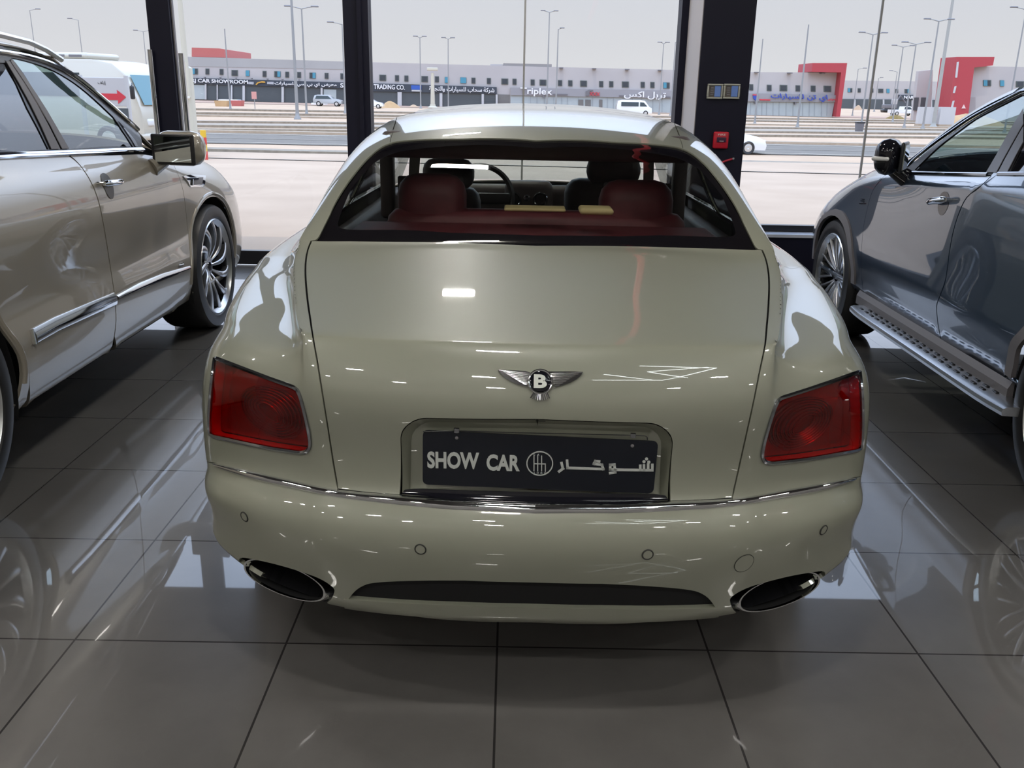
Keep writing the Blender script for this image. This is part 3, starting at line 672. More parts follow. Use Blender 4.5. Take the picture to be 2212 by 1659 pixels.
# ================================================================== the showroom
def st(o): return tag(o, kind='structure')
GX, GY = -.0194, 2.2153
def floor_mat():
    m = mat('polished_grey_tile', (.12, .12, .12), .07); t = m.node_tree; b = t.nodes['Principled BSDF']
    tc = t.nodes.new('ShaderNodeTexCoord'); sx = t.nodes.new('ShaderNodeSeparateXYZ'); t.links.new(tc.outputs['Object'], sx.inputs[0])
    def mth(op, a, b_=None):
        n = t.nodes.new('ShaderNodeMath'); n.operation = op
        for i, v in enumerate((a, b_)):
            if v is None: continue
            if isinstance(v, (int, float)): n.inputs[i].default_value = v
            else: t.links.new(v, n.inputs[i])
        return n.outputs[0]
    g = []; ids = []
    for ax, o in (('X', GX), ('Y', GY)):
        q = mth('DIVIDE', mth('SUBTRACT', sx.outputs[ax], o-60), .6); fr = mth('FRACT', q); ids.append(mth('FLOOR', q))
        d = mth('ABSOLUTE', mth('SUBTRACT', fr, .5)); g.append(mth('GREATER_THAN', d, .5-.0030/.6))
    gr = mth('MAXIMUM', g[0], g[1])
    wn = t.nodes.new('ShaderNodeTexWhiteNoise'); wn.noise_dimensions = '2D'; cb = t.nodes.new('ShaderNodeCombineXYZ')
    t.links.new(ids[0], cb.inputs[0]); t.links.new(ids[1], cb.inputs[1]); t.links.new(cb.outputs[0], wn.inputs['Vector'])
    # cloudy stone figure, shifted per tile, with a few pale veins
    ad = t.nodes.new('ShaderNodeVectorMath'); ad.operation = 'MULTIPLY_ADD'; ad.inputs[1].default_value = (1, 1, 1)
    sc = t.nodes.new('ShaderNodeVectorMath'); sc.operation = 'SCALE'; sc.inputs['Scale'].default_value = 7.0; t.links.new(wn.outputs['Color'], sc.inputs[0])
    t.links.new(tc.outputs['Object'], ad.inputs[0]); t.links.new(sc.outputs[0], ad.inputs[2])
    n1 = t.nodes.new('ShaderNodeTexNoise'); n1.inputs['Scale'].default_value = 3.0; n1.inputs['Detail'].default_value = 8; n1.inputs['Roughness'].default_value = .62
    t.links.new(ad.outputs[0], n1.inputs['Vector'])
    r = t.nodes.new('ShaderNodeValToRGB'); r.color_ramp.elements[0].position = .3; r.color_ramp.elements[1].position = .72
    r.color_ramp.elements[0].color = (.112, .106, .101, 1); r.color_ramp.elements[1].color = (.148, .141, .135, 1); t.links.new(n1.outputs['Fac'], r.inputs[0])
    n2 = t.nodes.new('ShaderNodeTexNoise'); n2.inputs['Scale'].default_value = 1.1; n2.inputs['Detail'].default_value = 6; n2.inputs['Distortion'].default_value = 1.2
    t.links.new(ad.outputs[0], n2.inputs['Vector'])
    v = mth('ABSOLUTE', mth('SUBTRACT', n2.outputs['Fac'], .5)); vein = mth('MULTIPLY', mth('LESS_THAN', v, .0025), .12)
    mx = t.nodes.new('ShaderNodeMixRGB'); mx.inputs[2].default_value = (.15, .145, .14, 1); t.links.new(vein, mx.inputs[0]); t.links.new(r.outputs[0], mx.inputs[1])
    m2 = t.nodes.new('ShaderNodeMixRGB'); m2.inputs[2].default_value = (.012, .010, .010, 1); t.links.new(gr, m2.inputs[0]); t.links.new(mx.outputs[0], m2.inputs[1])
    t.links.new(m2.outputs[0], b.inputs['Base Color'])
    rr = mth('MULTIPLY_ADD', gr, .5); rr.node.inputs[2].default_value = .28; t.links.new(rr, b.inputs['Roughness'])
    b.inputs['IOR'].default_value = 1.5
    b.inputs['Coat Weight'].default_value = 1; b.inputs['Coat Roughness'].default_value = .02; b.inputs['Coat IOR'].default_value = 1.6
    return m
WY = 8.0; CEIL = 4.6; XL, XR, YB = -9.0, 10.0, -6.0
st(MB().box((XL, YB, -.12), (XR, WY+.10, 0)).obj('floor', floor_mat()))
M_wall = noisy('grey_plaster', (.30, .29, .28), (.34, .33, .32), 3, .85)
M_ceil = mat('black_ceiling', (.10, .095, .095), .85)
M_dark = mat('dark_navy_cladding', (.006, .006, .018), .5, spec=.25)
M_retn = mat('pale_grey_reveal', (.46, .43, .43), .7)
st(MB().box((XL, YB-.15, 0), (XR, YB, CEIL)).obj('wall_back', M_wall))
st(MB().box((XL-.15, YB, 0), (XL, WY, CEIL)).obj('wall_left', M_wall))
st(MB().box((XR, YB, 0), (XR+.15, WY, CEIL)).obj('wall_right', M_wall))
st(MB().box((XL, YB, CEIL), (XR, WY+.3, CEIL+.15)).obj('ceiling', M_ceil))
def vx(px, Y, z=2.0):
    # world x at depth Y of the photo column px near the top of the frame
    return atY(px, 60, Y)[0]
FRX = lambda px, py=0, Y=WY: atY(px, py, Y)[0]
p0, p1_ = FRX(320), FRX(368); m0, m1 = FRX(743.8), FRX(797.5); q0, q1 = FRX(1471), FRX(1488)
YF = WY*FRX(1488, 0, 1)/FRX(1522.6, 0, 1); c1 = FRX(1635.8, 0, YF)
print('col', p0, p1_, m0, m1, q0, q1, YF, c1)
ZT = 3.35
st(MB().box((XL, WY-.10, ZT), (XR, WY+.10, CEIL)).obj('wall_front', M_dark))
st(MB().box((p0, WY-.06, 0), (p1_, WY+.06, ZT)).obj('trim_1', M_dark))
tr2 = MB().box((m0, WY-.09, 0), (m1, WY+.09, ZT)); tr2.box((m0+.115, WY-.115, 0), (m0+.150, WY-.09, ZT)); st(tr2.obj('trim_2', M_dark))
st(MB().box((q0, WY-.09, 0), (q1, WY+.09, ZT)).obj('trim_3', M_dark))
column = MB().box((q1, YF, 0), (c1, WY+.2, CEIL)).obj('trim_4', M_dark); st(column)
st(MB().box((q1-.006, YF+.012, 0), (q1+.0, WY+.1, ZT)).obj('trim_5', M_retn))
# glazing: fixed panes, the glass doors on the left, low plinth on the right
M_pane = glass('window_glass', (.955, .96, .97), 1.38)
def pane(name, x0, x1, z0, z1, y=WY): return st(MB().box((x0, y-.006, z0), (x1, y+.006, z1)).obj(name, M_pane))
pane('window_1', m1, q0, .40, ZT); pane('window_2', c1, XR-.05, .40, ZT)
d1 = pane('door_1', p1_+.02, m0-.02, .10, ZT-.03, WY-.0); d2 = pane('door_2', XL+.05, p0-.02, .10, ZT-.03)
M_rail = mat('black_aluminium', (.016, .016, .020), .3)
for d, a, b in ((d1, p1_, m0), (d2, XL+.05, p0)):
    MB().box((a+.004, WY-.03, .01), (b-.004, WY+.03, .13)).obj('bottom_rail', M_rail, d)
    MB().box((a+.004, WY-.03, ZT-.05), (b-.004, WY+.03, ZT)).obj('top_rail', M_rail, d)
    for x in (a+.004, b-.014): MB().box((x, WY-.02, .13), (x+.01, WY+.02, ZT-.05)).obj('edge_seal', M_gray, d)
hx2 = atY(390, 113, WY-.1); hx1 = atY(323, 107, WY-.1)
for d, x, zt in ((d1, atY(391, 115, WY-.10), 0), (d2, atY(323.5, 107, WY-.10), 0)):
    h = MB(); h.tube([(x[0], WY-.10, x[2]), (x[0], WY-.10, .45)], .022, 16)
    o = h.obj('pull_handle', M_chrome, d, True)
    for z in (x[2]-.35, .75): MB().tube([(x[0], WY-.10, z), (x[0], WY, z)], .010, 10).obj('handle_post', M_chrome, o, True)
pl = MB().box((c1, WY-.20, 0), (XR, WY+.09, .36)); st(pl.obj('wall_plinth', M_dark))
st(MB().box((c1, WY-.22, .36), (XR, WY+.09, .385)).obj('trim_6', mat('pale_sill', (.55, .58, .66), .3)))
st(MB().box((c1, WY-.04, .385), (XR, WY+.04, .44)).obj('trim_7', M_rail))
pl2 = MB().box((m1, WY-.12, 0), (q0, WY+.09, .40)); st(pl2.obj('wall_plinth_middle', M_dark))
# things on the column
def on_col(px, py): return atY(px, py, YF)
for k, (a, b, lab) in enumerate((((1528, 181), (1559, 214), 'square thermostat panel with grey frame on dark column, left of the pair'), ((1563, 181), (1596, 214), 'square thermostat panel with grey frame on dark column, right of the pair'))):
    A0, B0 = on_col(*a), on_col(*b); cx, cz = (A0[0]+B0[0])/2, (A0[2]+B0[2])/2; hw, hz = (B0[0]-A0[0])/2, (A0[2]-B0[2])/2
    r_ = empty('thermostat', (cx, YF, cz), 0, lab, 'control panel', 'thermostats on the dark column')
    fr_ = MB()
    for q in (((-hw, -.025, -hz), (hw, 0, -hz*.78)), ((-hw, -.025, hz*.78), (hw, 0, hz)), ((-hw, -.025, -hz*.78), (-hw*.78, 0, hz*.78)), ((hw*.78, -.025, -hz*.78), (hw, 0, hz*.78))): fr_.bev(q[0], q[1], .006)
    fr_.obj('frame', mat('panel_frame', (.42, .42, .37), .5), r_, True)
    MB().box((-hw*.78, -.012, -hz*.78), (hw*.78, 0, hz*.78)).obj('back_plate', mat('panel_brown', (.15, .13, .11), .4), r_)
    MB().bev((-.05*hw, -.02, -hz*.7), (hw*.72, -.012, hz*.72), .003).obj('display', mat('blue_display', (.10, .17, .38), .25, emit=(.1, .17, .4), es=.25), r_)
    bt = MB()
    for z in (-.45, -.15, .15, .45): bt.bev((-hw*.6, -.018, hz*z-.006), (-hw*.2, -.012, hz*z+.006), .002)
    bt.obj('button', M_gray, r_)
A0, B0 = on_col(1541, 284), on_col(1570, 321); cx, cz = (A0[0]+B0[0])/2, (A0[2]+B0[2])/2; hw, hz = (B0[0]-A0[0])/2, (A0[2]-B0[2])/2
fa = empty('fire_alarm_call_point', (cx, YF, cz), 0, 'red fire alarm call point on the dark column above the saloon car', 'fire alarm')
MB().bev((-hw, -.045, -hz), (hw, 0, hz), .012).obj('housing', mat('alarm_red', (.50, .012, .03), .35), fa, True)
MB().bev((-hw*.62, -.052, -hz*.22), (hw*.62, -.044, hz*.36), .004).obj('break_glass', mat('alarm_dark', (.05, .02, .05), .2), fa, True)
text_mesh('lettering', 'FIRE', mat('alarm_white', (.8, .7, .72), .6), fa, w=hw*1.0, h=hz*.2, M=Matrix.Translation((0, -.0455, hz*.66)))
text_mesh('push_mark', 'PUSH', MATS['alarm_white'], fa, w=hw*.5, h=hz*.14, M=Matrix.Translation((0, -.0525, -hz*.1)))
A0, B0 = on_col(1565, 348), on_col(1581, 343)
cab = MB().tube([(A0[0]-.12, YF-.012, A0[2]-.06), (A0[0], YF-.012, A0[2]), (B0[0], YF-.014, B0[2])], .008, 8)
cb_ = tag(cab.obj('red_cable', mat('cable_red', (.45, .02, .05), .5), None, True), 'short red cable end sticking out on the dark column below the alarm', 'cable')
MB().ball((B0[0]+.006, YF-.014, B0[2]+.002), .011, 10, 6).obj('cable_tip', M_alu, cb_, True)
# ceiling lamps (above and behind the frame): flat LED panels and LED tubes
M_led = mat('led_panel', (1, 1, 1), .5, emit=(1, .965, .90), es=235)
lamps = [(x, y) for y in (-4.6, -2.0, .9, 4.4) for x in (-6.4, -3.4, -.55, 3.6, 7.0) if (x, y) != (-.55, .9)]
lamps[lamps.index((-.55, 4.4))] = (-.34, 5.6); lamps.append((-.16, 1.0))
place = ['in the back left corner', 'at the back, second from left', 'at the back middle', 'at the back, second from right', 'in the back right corner',
         'behind the camera at far left', 'behind the camera, second from left', 'just behind the camera', 'behind the camera, second from right', 'behind the camera at far right',
         'above the far left aisle', 'above the left SUV tail', 'above the right SUV tail', 'above the far right aisle',
         'near the front, far left', 'above the left SUV bonnet', 'above the saloon bonnet', 'above the right SUV bonnet', 'near the front, far right', 'above the saloon boot']
for (x, y), pl_ in zip(lamps, place):
    l = empty('ceiling_lamp', (x, y, CEIL), 0, 'oblong white LED ceiling lamp '+pl_, 'ceiling lamp', 'LED lamps on the black ceiling')
    MB().bev((-.22, -.09, -.07), (.22, .09, 0), .01).obj('housing', M_black, l)
    MB().box((-.19, -.06, -.078), (.19, .06, -.071)).obj('diffuser', M_led, l)

# LED tube figure on the ceiling behind the camera, and a red hose hanging from the ceiling
M_tube = mat('led_tube', (1, 1, 1), .5, emit=(.92, 1, .98), es=14)
lt = empty('led_tube_light', (1.9, -1.6, CEIL), 0, 'white LED tubes crossing in an angular figure on the ceiling', 'ceiling light')
MB().bev((-.12, -.12, -.05), (.12, .12, 0), .02).obj('canopy', M_black, lt, True)
for a, b in (((-1.1, -.5), (.5, -.7)), ((-1.0, .3), (.2, -.6)), ((-.2, .5), (.9, -.3)), ((.5, -.7), (1.0, .8)), ((-.2, .5), (.8, .9)), ((-.5, 1.1), (1.0, .8))):
    MB().tube([(a[0], a[1], -.12), (b[0], b[1], -.12)], .018, 8).obj('tube', M_tube, lt, True)
hs = MB(); hp_ = [(.85+.05*math.sin(t*1.1)+.02*math.sin(t*3.1), 5.5+.03*math.sin(t*1.3), CEIL-t*.25) for t in np.linspace(0, 9.3, 40)]
hs.tube(hp_, .028, 8); tag(hs.obj('air_hose', mat('hose_red', (.80, .05, .07), .45), None, True), 'red air hose hanging down from the ceiling above the saloon roof', 'hose')
hl = empty('header_lamp', (-.5, 7.4, 3.72), 0, 'oblong white lamp hanging under the ceiling before the window header', 'ceiling lamp')
MB().bev((-.20, -.06, -.02), (.20, .06, .05), .01).obj('housing', M_black, hl); MB().box((-.18, -.05, -.028), (.18, .05, -.021)).obj('diffuser', M_led, hl)
for x in (-.15, .15): MB().tube([(x, 0, .05), (x, 0, CEIL-3.72)], .006, 6).obj('hanger', M_black, hl)
# ================================================================== the two SUVs at the sides
M_beige = paint('warm_beige_paint', (.37, .335, .28), .25, .34)
M_slate = paint('slate_grey_paint', (.050, .078, .122), .5, .30)
M_sglass = glass('side_glass_green', (.50, .60, .56), 1.9)
M_dglass = glass('dark_side_glass', (.16, .15, .17), 1.95)
M_frame = mat('window_frame_black', (.02, .02, .024), .25)
M_seat = mat('dark_leather', (.03, .028, .03), .55)
class Body:
    def __init__(s, root, ys, prof, x0, y0, psi, mir):
        s.root = root; s.ys = ys; s.prof = prof
        s.S = Surf([[(x, y, z) for x, z in p] for y, p in zip(ys, prof)]); s.S.loc_ray = pose_ray(x0, y0, psi, mir); s.S.flip = mir; s.S.sgn = -1
        n = s.S.n(np.array([s.S.A[6], s.S.B[len(ys)//2]]))
        if n[0] < 0: s.S.sgn = 1
        s.S.make_bvh(); s.sx = -1 if mir else 1; s.x0, s.y0 = x0, y0; s.glasshouse()
    def glasshouse(s):
        # the side glass is a flat-ish band between roof edge and belt line
        rows = []
        for y, p in zip(s.ys, s.prof):
            (x3, z3), (x4, z4) = p[3], p[4]; rows.append([(x3+(x4-x3)*t+.012*math.sin(math.pi*min(max(t, 0), 1)), y, z3+(z4-z3)*t) for t in (-.12, 0, .25, .5, .75, 1, 1.12)])
        s.G = Surf(rows, sym=False); s.G.loc_ray = s.S.loc_ray; s.G.flip = s.S.flip; s.G.sgn = 1
        if s.G.n(np.array([s.G.A[3], s.G.B[len(s.ys)//2]]))[0] < 0: s.G.sgn = -1
        s.G.make_bvh()
    def gq(s, c, y): return np.array([np.interp(c-3, [-.12, 0, .25, .5, .75, 1, 1.12], s.G.A), np.interp(y, s.ys, s.G.B)])
    def gpx(s, *pts): return [s.G.px(*p) for p in pts]
    def gpanel(s, name, poly, m, step=.06, holes=(), off=0, skirt=.004, parent=None):
        return s.G.panel(name, poly, m, parent or s.root, step=step, holes=holes, off=off, skirt=skirt, mirror='pair')[0]
    def q(s, c, y):                                   # column c (may be fractional), station y
        return np.array([np.interp(c, range(s.S.nu), s.S.A), np.interp(y, s.ys, s.S.B)])
    def yz(s, y, z):                                  # point of the flank at y, z
        return s.S.near((1.2, y, z)) if z < 1.0 else s.S.near((.95, y, z))
    def px(s, *pts): return [s.S.px(*p) for p in pts]
    def arch(s, cy, cz, r, a0=-.32, a1=math.pi+.32, n=36):
        o = []
        for t in np.linspace(a0, a1, n):
            y, z = cy-r*math.cos(t), max(cz+r*math.sin(t), .20)
            lo = s.S.near((1.1, y, z)); o.append(lo)
        return o
    def panel(s, name, poly, m, step=.05, holes=(), off=0, skirt=.012, gap=.0018, both=True, parent=None):
        if both:
            r = s.S.panel(name, poly, m, parent or s.root, step=step, holes=holes, off=off, skirt=skirt, gap=gap, mirror='pair'); return r[0]
        return s.S.panel(name, poly, m, parent or s.root, step=step, holes=holes, off=off, skirt=skirt, gap=gap, mirror='join')
    def tube(s, name, ab, r, m, off=0.0, parent=None, both=True, n=8, flat=None):
        P = s.S.p(np.array(ab), off); N = s.S.n(np.array(ab)); o = None
        for k in ((1, -1) if both else (1,)):
            if flat:                                   # ribbon: width flat[0] across the surface, height flat[1]
                V = []; F = []; nn = len(P)
                for i in range(nn):
                    t = P[min(i+1, nn-1)]-P[max(i-1, 0)]; t = t/np.linalg.norm(t); b = np.cross(N[i], t); f = min(1, flat[2]*min(i, nn-1-i)+flat[3]) if len(flat) > 2 else 1
                    for u, v in ((-.5, -.2), (-.5, .5), (-.3, 1), (.05, 1.0), (.5, .35), (.5, -.2)): V.append(P[i]+b*flat[0]*u*f+N[i]*flat[1]*v)
                F = [(i*6+j, i*6+(j+1) % 6, i*6+6+(j+1) % 6, i*6+6+j) for i in range(nn-1) for j in range(6)]+[tuple(range(6)), tuple(range((nn-1)*6+5, (nn-1)*6-1, -1))]
                b_ = MB().add([p*np.array([s.sx*k, 1, 1]) for p in V], F)
            else: b_ = MB().tube([p*np.array([s.sx*k, 1, 1]) for p in P], r, n)
            ob = b_.obj(name, m, parent or s.root, True, 30); o = o or ob
        return o
# ---------------------------------------------------------------- left: beige SUV, its right flank towards us
lx0, ly0 = -2.885, 2.80
bs = empty('suv', (lx0, ly0, 0), 0, 'warm beige SUV on the left with chrome sill strip and silver turbine wheels', 'car', 'cars in the showroom')
def pr(*a): return list(a)
BY = [-1.06, -1.0, -.72, 0, .8, 1.4, 1.75, 2.05, 2.3, 2.6, 3.0, 3.45, 3.75, 3.90, 3.94]
LOW = lambda w: [(w-.008, .95), (w-.026, .68), (w+.002, .50), (w-.048, .27), (w-.15, .245)]
BP = [
 [(0, .40), (.3, .40), (.5, .40), (.6, .40), (.68, .40), (.73, .40), (.77, .40), (.78, .39), (.78, .36), (.76, .32), (.7, .30)],
 [(0, 1.22), (.35, 1.22), (.55, 1.21), (.62, 1.19), (.72, 1.12), (.79, 1.03), (.85, .85), (.87, .68), (.87, .48), (.82, .30), (.7, .27)],
 [(0, 1.56), (.38, 1.55), (.58, 1.51), (.65, 1.46), (.82, 1.22), (.89, 1.12)]+LOW(.975),
 [(0, 1.69), (.38, 1.685), (.585, 1.66), (.68, 1.60), (.86, 1.238), (.935, 1.125)]+LOW(.99),
 [(0, 1.71), (.38, 1.705), (.59, 1.69), (.695, 1.632), (.866, 1.235), (.935, 1.123)]+LOW(.985),
 [(0, 1.705), (.38, 1.70), (.60, 1.682), (.705, 1.625), (.876, 1.215), (.933, 1.122)]+LOW(.983),
 [(0, 1.66), (.38, 1.655), (.62, 1.635), (.722, 1.575), (.882, 1.205), (.932, 1.12)]+LOW(.982),
 [(0, 1.55), (.40, 1.54), (.68, 1.49), (.77, 1.435), (.89, 1.19), (.933, 1.118)]+LOW(.982),
 [(0, 1.40), (.44, 1.39), (.76, 1.31), (.85, 1.255), (.90, 1.155), (.936, 1.10)]+LOW(.982),
 [(0, 1.235), (.48, 1.225), (.77, 1.17), (.855, 1.128), (.905, 1.09), (.94, 1.05)]+LOW(.982),
 [(0, 1.16), (.45, 1.155), (.72, 1.13), (.815, 1.10), (.885, 1.05), (.937, .99), (.978, .90), (.984, .72), (.985, .50), (.94, .27), (.84, .245)],
 [(0, 1.09), (.45, 1.085), (.70, 1.06), (.79, 1.03), (.865, .985), (.922, .92), (.967, .83), (.978, .68), (.972, .47), (.93, .27), (.83, .245)],
 [(0, .99), (.40, .985), (.62, .965), (.72, .935), (.80, .89), (.86, .83), (.91, .75), (.93, .60), (.93, .43), (.88, .27), (.8, .245)],
 [(0, .72), (.35, .72), (.55, .72), (.64, .71), (.72, .69), (.79, .66), (.84, .60), (.865, .50), (.865, .40), (.82, .28), (.75, .26)],
 [(0, .32), (.35, .32), (.55, .32), (.64, .32), (.70, .32), (.76, .32), (.79, .32), (.80, .32), (.80, .31), (.77, .29), (.7, .28)]]
L = Body(bs, BY, BP, lx0, ly0, 0, False); q = L.q
archF = L.arch(2.995, .40, .445); archR = L.arch(.10, .40, .47)
belt_l = L.px((149, 334))
Bshut = L.px(*crom([(149, 335), (168, 351), (185, 373), (201, 402), (213, 435), (222, 475), (230, 520), (240, 585), (248, 640), (251, 690), (247, 727)], 3))
Fshut = L.px(*crom([(404, 632), (411, 600), (411, 560), (408, 515), (404, 480), (400, 440), (395, 410), (386, 380), (375, 356)], 3))
beltF = L.px((375, 356), (345, 342), (310, 333), (200, 332.5))
L.panel('front_door', Bshut+[q(9.6, 1.55), q(9.6, 2.3)]+Fshut+beltF[1:], M_beige, .05)
rd = [L.px((147.5, 335))[0]]+[p+np.array([0, -.004]) for p in Bshut[1:]]+[q(9.6, 1.45), q(9.6, .68)]
rarc = [L.yz(.10+.52*math.cos(t), .40+.52*math.sin(t)) for t in np.linspace(0.0, 1.05, 9)]
L.panel('rear_door', rd+[L.yz(.63, .30)]+rarc+[q(5, .22), q(4, .22), q(4, .6), q(4, 1.0)]+L.px((60, 337.5)), M_beige, .05)
dlo_top = [q(3.0, y) for y in (2.29, 2.15, 2.0, 1.85, 1.68, 1.4, 1.0, .5, 0, -.4)]
L.panel('rear_quarter_panel', dens([q(4, .2), q(5, .2)], .05)+[L.yz(.10+.525*math.cos(t), .40+.525*math.sin(t)) for t in np.linspace(1.05, 0.0, 9)]+[L.yz(.63, .30), q(10, .62), q(10, -1.0), q(0, -1.03), q(0, -.8), q(2.9, -.5), q(3.9, -.35)], M_beige, .07, holes=[archR], both=True, gap=.001)
L.panel('front_fender', list(reversed(Fshut))+[q(9.6, 2.3), q(10, 2.3), q(10, 3.9), q(4.2, 3.9), q(3.5, 3.75), q(3.2, 3.4), q(3.2, 3.0), q(3.6, 2.62)], M_beige, .045, holes=[archF])
L.panel('sill_panel', [q(9.6, .66), q(9.6, 1.5), q(9.6, 2.42), q(10, 2.42), q(10, .62)], M_beige, .06, gap=.001)
L.panel('bonnet', [q(0, 2.58), q(2, 2.62), q(3.5, 2.6), q(3.2, 3.0), q(3.2, 3.4), q(3.5, 3.75), q(4.2, 3.9), q(3, 3.92), q(0, 3.93)], M_beige, .06, both=False)
L.panel('front_grille', [q(0, 3.93), q(4.2, 3.9), q(10, 3.9), q(10, 3.94), q(0, 3.94)], M_black, .08, both=False)
L.panel('roof', [q(0, -.8), q(2.9, -.5), q(2.9, .2), q(2.9, .8), q(2.88, 1.4), q(2.85, 1.75), q(2.3, 1.80), q(0, 1.78)], M_beige, .07, both=False)
L.panel('windscreen', [q(0, 1.79), q(2.0, 1.80), q(2.15, 2.1), q(2.1, 2.5), q(0, 2.57)], M_wind, .07, both=False, skirt=.004)
L.panel('windscreen_pillar', [q(2.25, 1.80), q(2.85, 1.75), q(2.88, 2.0), q(2.95, 2.2), q(3.2, 2.42), q(3.6, 2.62), q(2.1, 2.62), q(2.1, 2.5), q(2.15, 2.1)], M_beige, .05, gap=.001)
# side windows: gloss black frame with two panes, chrome surround
g1 = L.gpx(*crom([(150, 321.5), (100, 238), (52, 158), (25, 124)], 2))+L.gpx(*crom([(25, 124), (54, 130), (109, 148), (160, 177), (205, 213), (246, 252)], 3))[1:]+L.gpx((268, 285), (289, 318))
g2 = L.gpx((106, 322), (60, 232), (10, 128))+[L.gq(3.12, 1.27), L.gq(3.12, .7), L.gq(3.15, .15), L.gq(3.8, .05), L.gq(3.93, .4), L.gq(3.93, .8)]+L.gpx((40, 327))
g3 = L.gpx((256, 262), (292, 303), (298, 316), (293, 317))
frame = L.gpx((310, 326), (150, 327), (0, 333))+[L.gq(3.96, .4), L.gq(3.9, -.25), L.gq(3.2, -.30), L.gq(3.0, .2), L.gq(2.98, .8), L.gq(2.95, 1.3)]+L.gpx(*crom([(54, 123), (109, 140), (163, 169), (217, 212), (253, 243), (300, 284)], 3))
fr_o = L.gpanel('window_frame', frame, M_frame, .05, holes=[g1, g2], off=-.003, skirt=.01)
L.gpanel('front_side_window', g1, M_sglass, .06, off=-.007, skirt=.003)
L.gpanel('rear_side_window', g2, M_dglass, .06, off=-.007, skirt=.003)
L.gpanel('quarter_window', g3, M_dglass, .05, off=.001, skirt=.003)
L.tube('chrome_window_trim', [q(3.0, -.2), q(3.0, .2), q(2.97, .8)]+L.px(*crom([(0, 112), (54, 121), (109, 138), (163, 167), (217, 210), (253, 241), (298, 281)], 4)), .011, M_chrome, .004)
L.tube('chrome_belt_strip', dens([q(4.0, .1), q(4.0, .5)], .1)+L.px(*dens([(0, 337), (60, 334.5), (150, 331), (230, 327), (285, 324.5), (308, 324.5)], 30)), 0, M_chrome, .004, flat=(.026, .010))
L.tube('roof_rail', [q(2.35, -.5), q(2.35, .3), q(2.35, .9)]+[q(2.38, 1.4), q(2.45, 1.6), q(2.52, 1.72), q(2.6, 1.82)], [.016]*7+[.010] if False else .014, M_alu, .012)
# B-pillar trims
for pts in ([(110, 322), (129, 322), (20, 133), (12, 133)], [(133, 321.5), (148, 321.5), (24, 127), (22, 133)]):
    L.gpanel('pillar_trim', L.gpx(*pts), M_gray, .05, off=.003, skirt=.003)
# chrome strip along the doors and winged fender vent
L.tube('chrome_door_strip', L.px((73, 726), (120, 700), (200, 665), (247, 645)), 0, M_chrome, .002, flat=(.058, .010))
L.tube('chrome_door_strip', L.px((251, 643), (300, 619), (350, 598), (408, 578)), 0, M_chrome, .003, flat=(.058, .010, .25, .35))
L.tube('chrome_strip_end', L.px((66, 712), (73, 744)), 0, M_chrome, .002, flat=(.022, .011))
v1 = L.px((394, 381), (443, 380), (441, 398), (435, 404), (410, 404), (405, 394))
vent = L.panel('fender_vent', rounded(v1, .012), M_chrome, .03, off=.006, skirt=.01, gap=0)
v2 = L.px((420, 385), (437, 384), (434, 399), (414, 400), (416, 392))
L.panel('vent_opening', v2, M_gray, .03, off=.0075, skirt=.0, gap=0, both=False if False else True, parent=vent)
L.tube('vent_letter', L.px((399, 387), (424, 387)), .006, M_chrome, .010, parent=vent)
L.tube('vent_letter', L.px((413, 388), (412, 400)), .005, M_chrome, .010, parent=vent)
# door handle: chrome grip over a painted cup
hp = L.S.p(np.array(L.px((232, 398))[0])); 
def handle(Bd, pa, pb, m, cup_px, parent, r=.016):
    a, b = Bd.S.p(np.array(Bd.px(pa)[0]), .028), Bd.S.p(np.array(Bd.px(pb)[0]), .028)
    h = MB(); pts = [a+(b-a)*t+np.array([.012*math.sin(math.pi*t), 0, 0]) for t in np.linspace(0, 1, 9)]
    h.tube([p*np.array([Bd.sx, 1, 1]) for p in pts], [r*.7]+[r]*7+[r*.7], 12)
    for e_ in (a, b): h.tube([(e_-np.array([.03, 0, 0]))*np.array([Bd.sx, 1, 1]), e_*np.array([Bd.sx, 1, 1])], r*.6, 10)
    return h.obj('door_handle', m, parent, True)
cupm = mat('handle_cup', (.07, .062, .05), .3)
t_ = np.linspace(0, 2*math.pi, 25)[:-1]
cc_ = L.px((232, 397))[0]; cup = L.panel('handle_cup', [cc_+np.array([.045*math.sin(t), .052*math.cos(t)]) for t in t_], cupm, .03, off=.0015, skirt=0, gap=0)
handle(L, (212, 400), (252, 395), M_chrome, None, bs, .015)
L.tube('door_badge', L.px((385, 573), (394, 571)), .006, M_chrome, .004, both=False)
# wheel arch lips
for (cy, nm) in ((2.995, archF), (0.10, archR)): L.tube('arch_lip', L.arch(cy, .40, .468 if cy > 1 else .49, -.1, math.pi+.1), .014, M_beige, -.004, n=8)
def arch_liner(par, ys, hw, r, wz, sx=1):
    for cy in ys:
        for k in (1, -1):
            n = 28; V = []; F = []
            for i in range(n+1):
                t = -.35+(math.pi+.7)*i/n
                for x in (hw-.02, hw-.45): V.append((k*x, cy-r*math.cos(t), max(wz+r*math.sin(t), .2)))
            F = [(2*i, 2*i+1, 2*i+3, 2*i+2) for i in range(n)]; c0 = len(V); V.append((k*(hw-.45), cy, wz)); F += [(2*i+1, c0, 2*i+3) for i in range(n)]
            MB().add(V, F).obj('arch_liner', M_void, par, True)
arch_liner(bs, (.10, 2.995), .985, .45, .40)
for sx in (1, -1):
    for yy in (0.10, 2.995): wheel(bs, sx*.84, yy, .398, .285, .295, 11, sx, style='turbine')
MB().box((-.86, -.8, .22), (.86, 3.7, .32)).obj('underbody', M_void, bs)
MB().box((-.60, 3.0, .3), (.60, 3.8, .8)).obj('engine_block', M_void, bs)
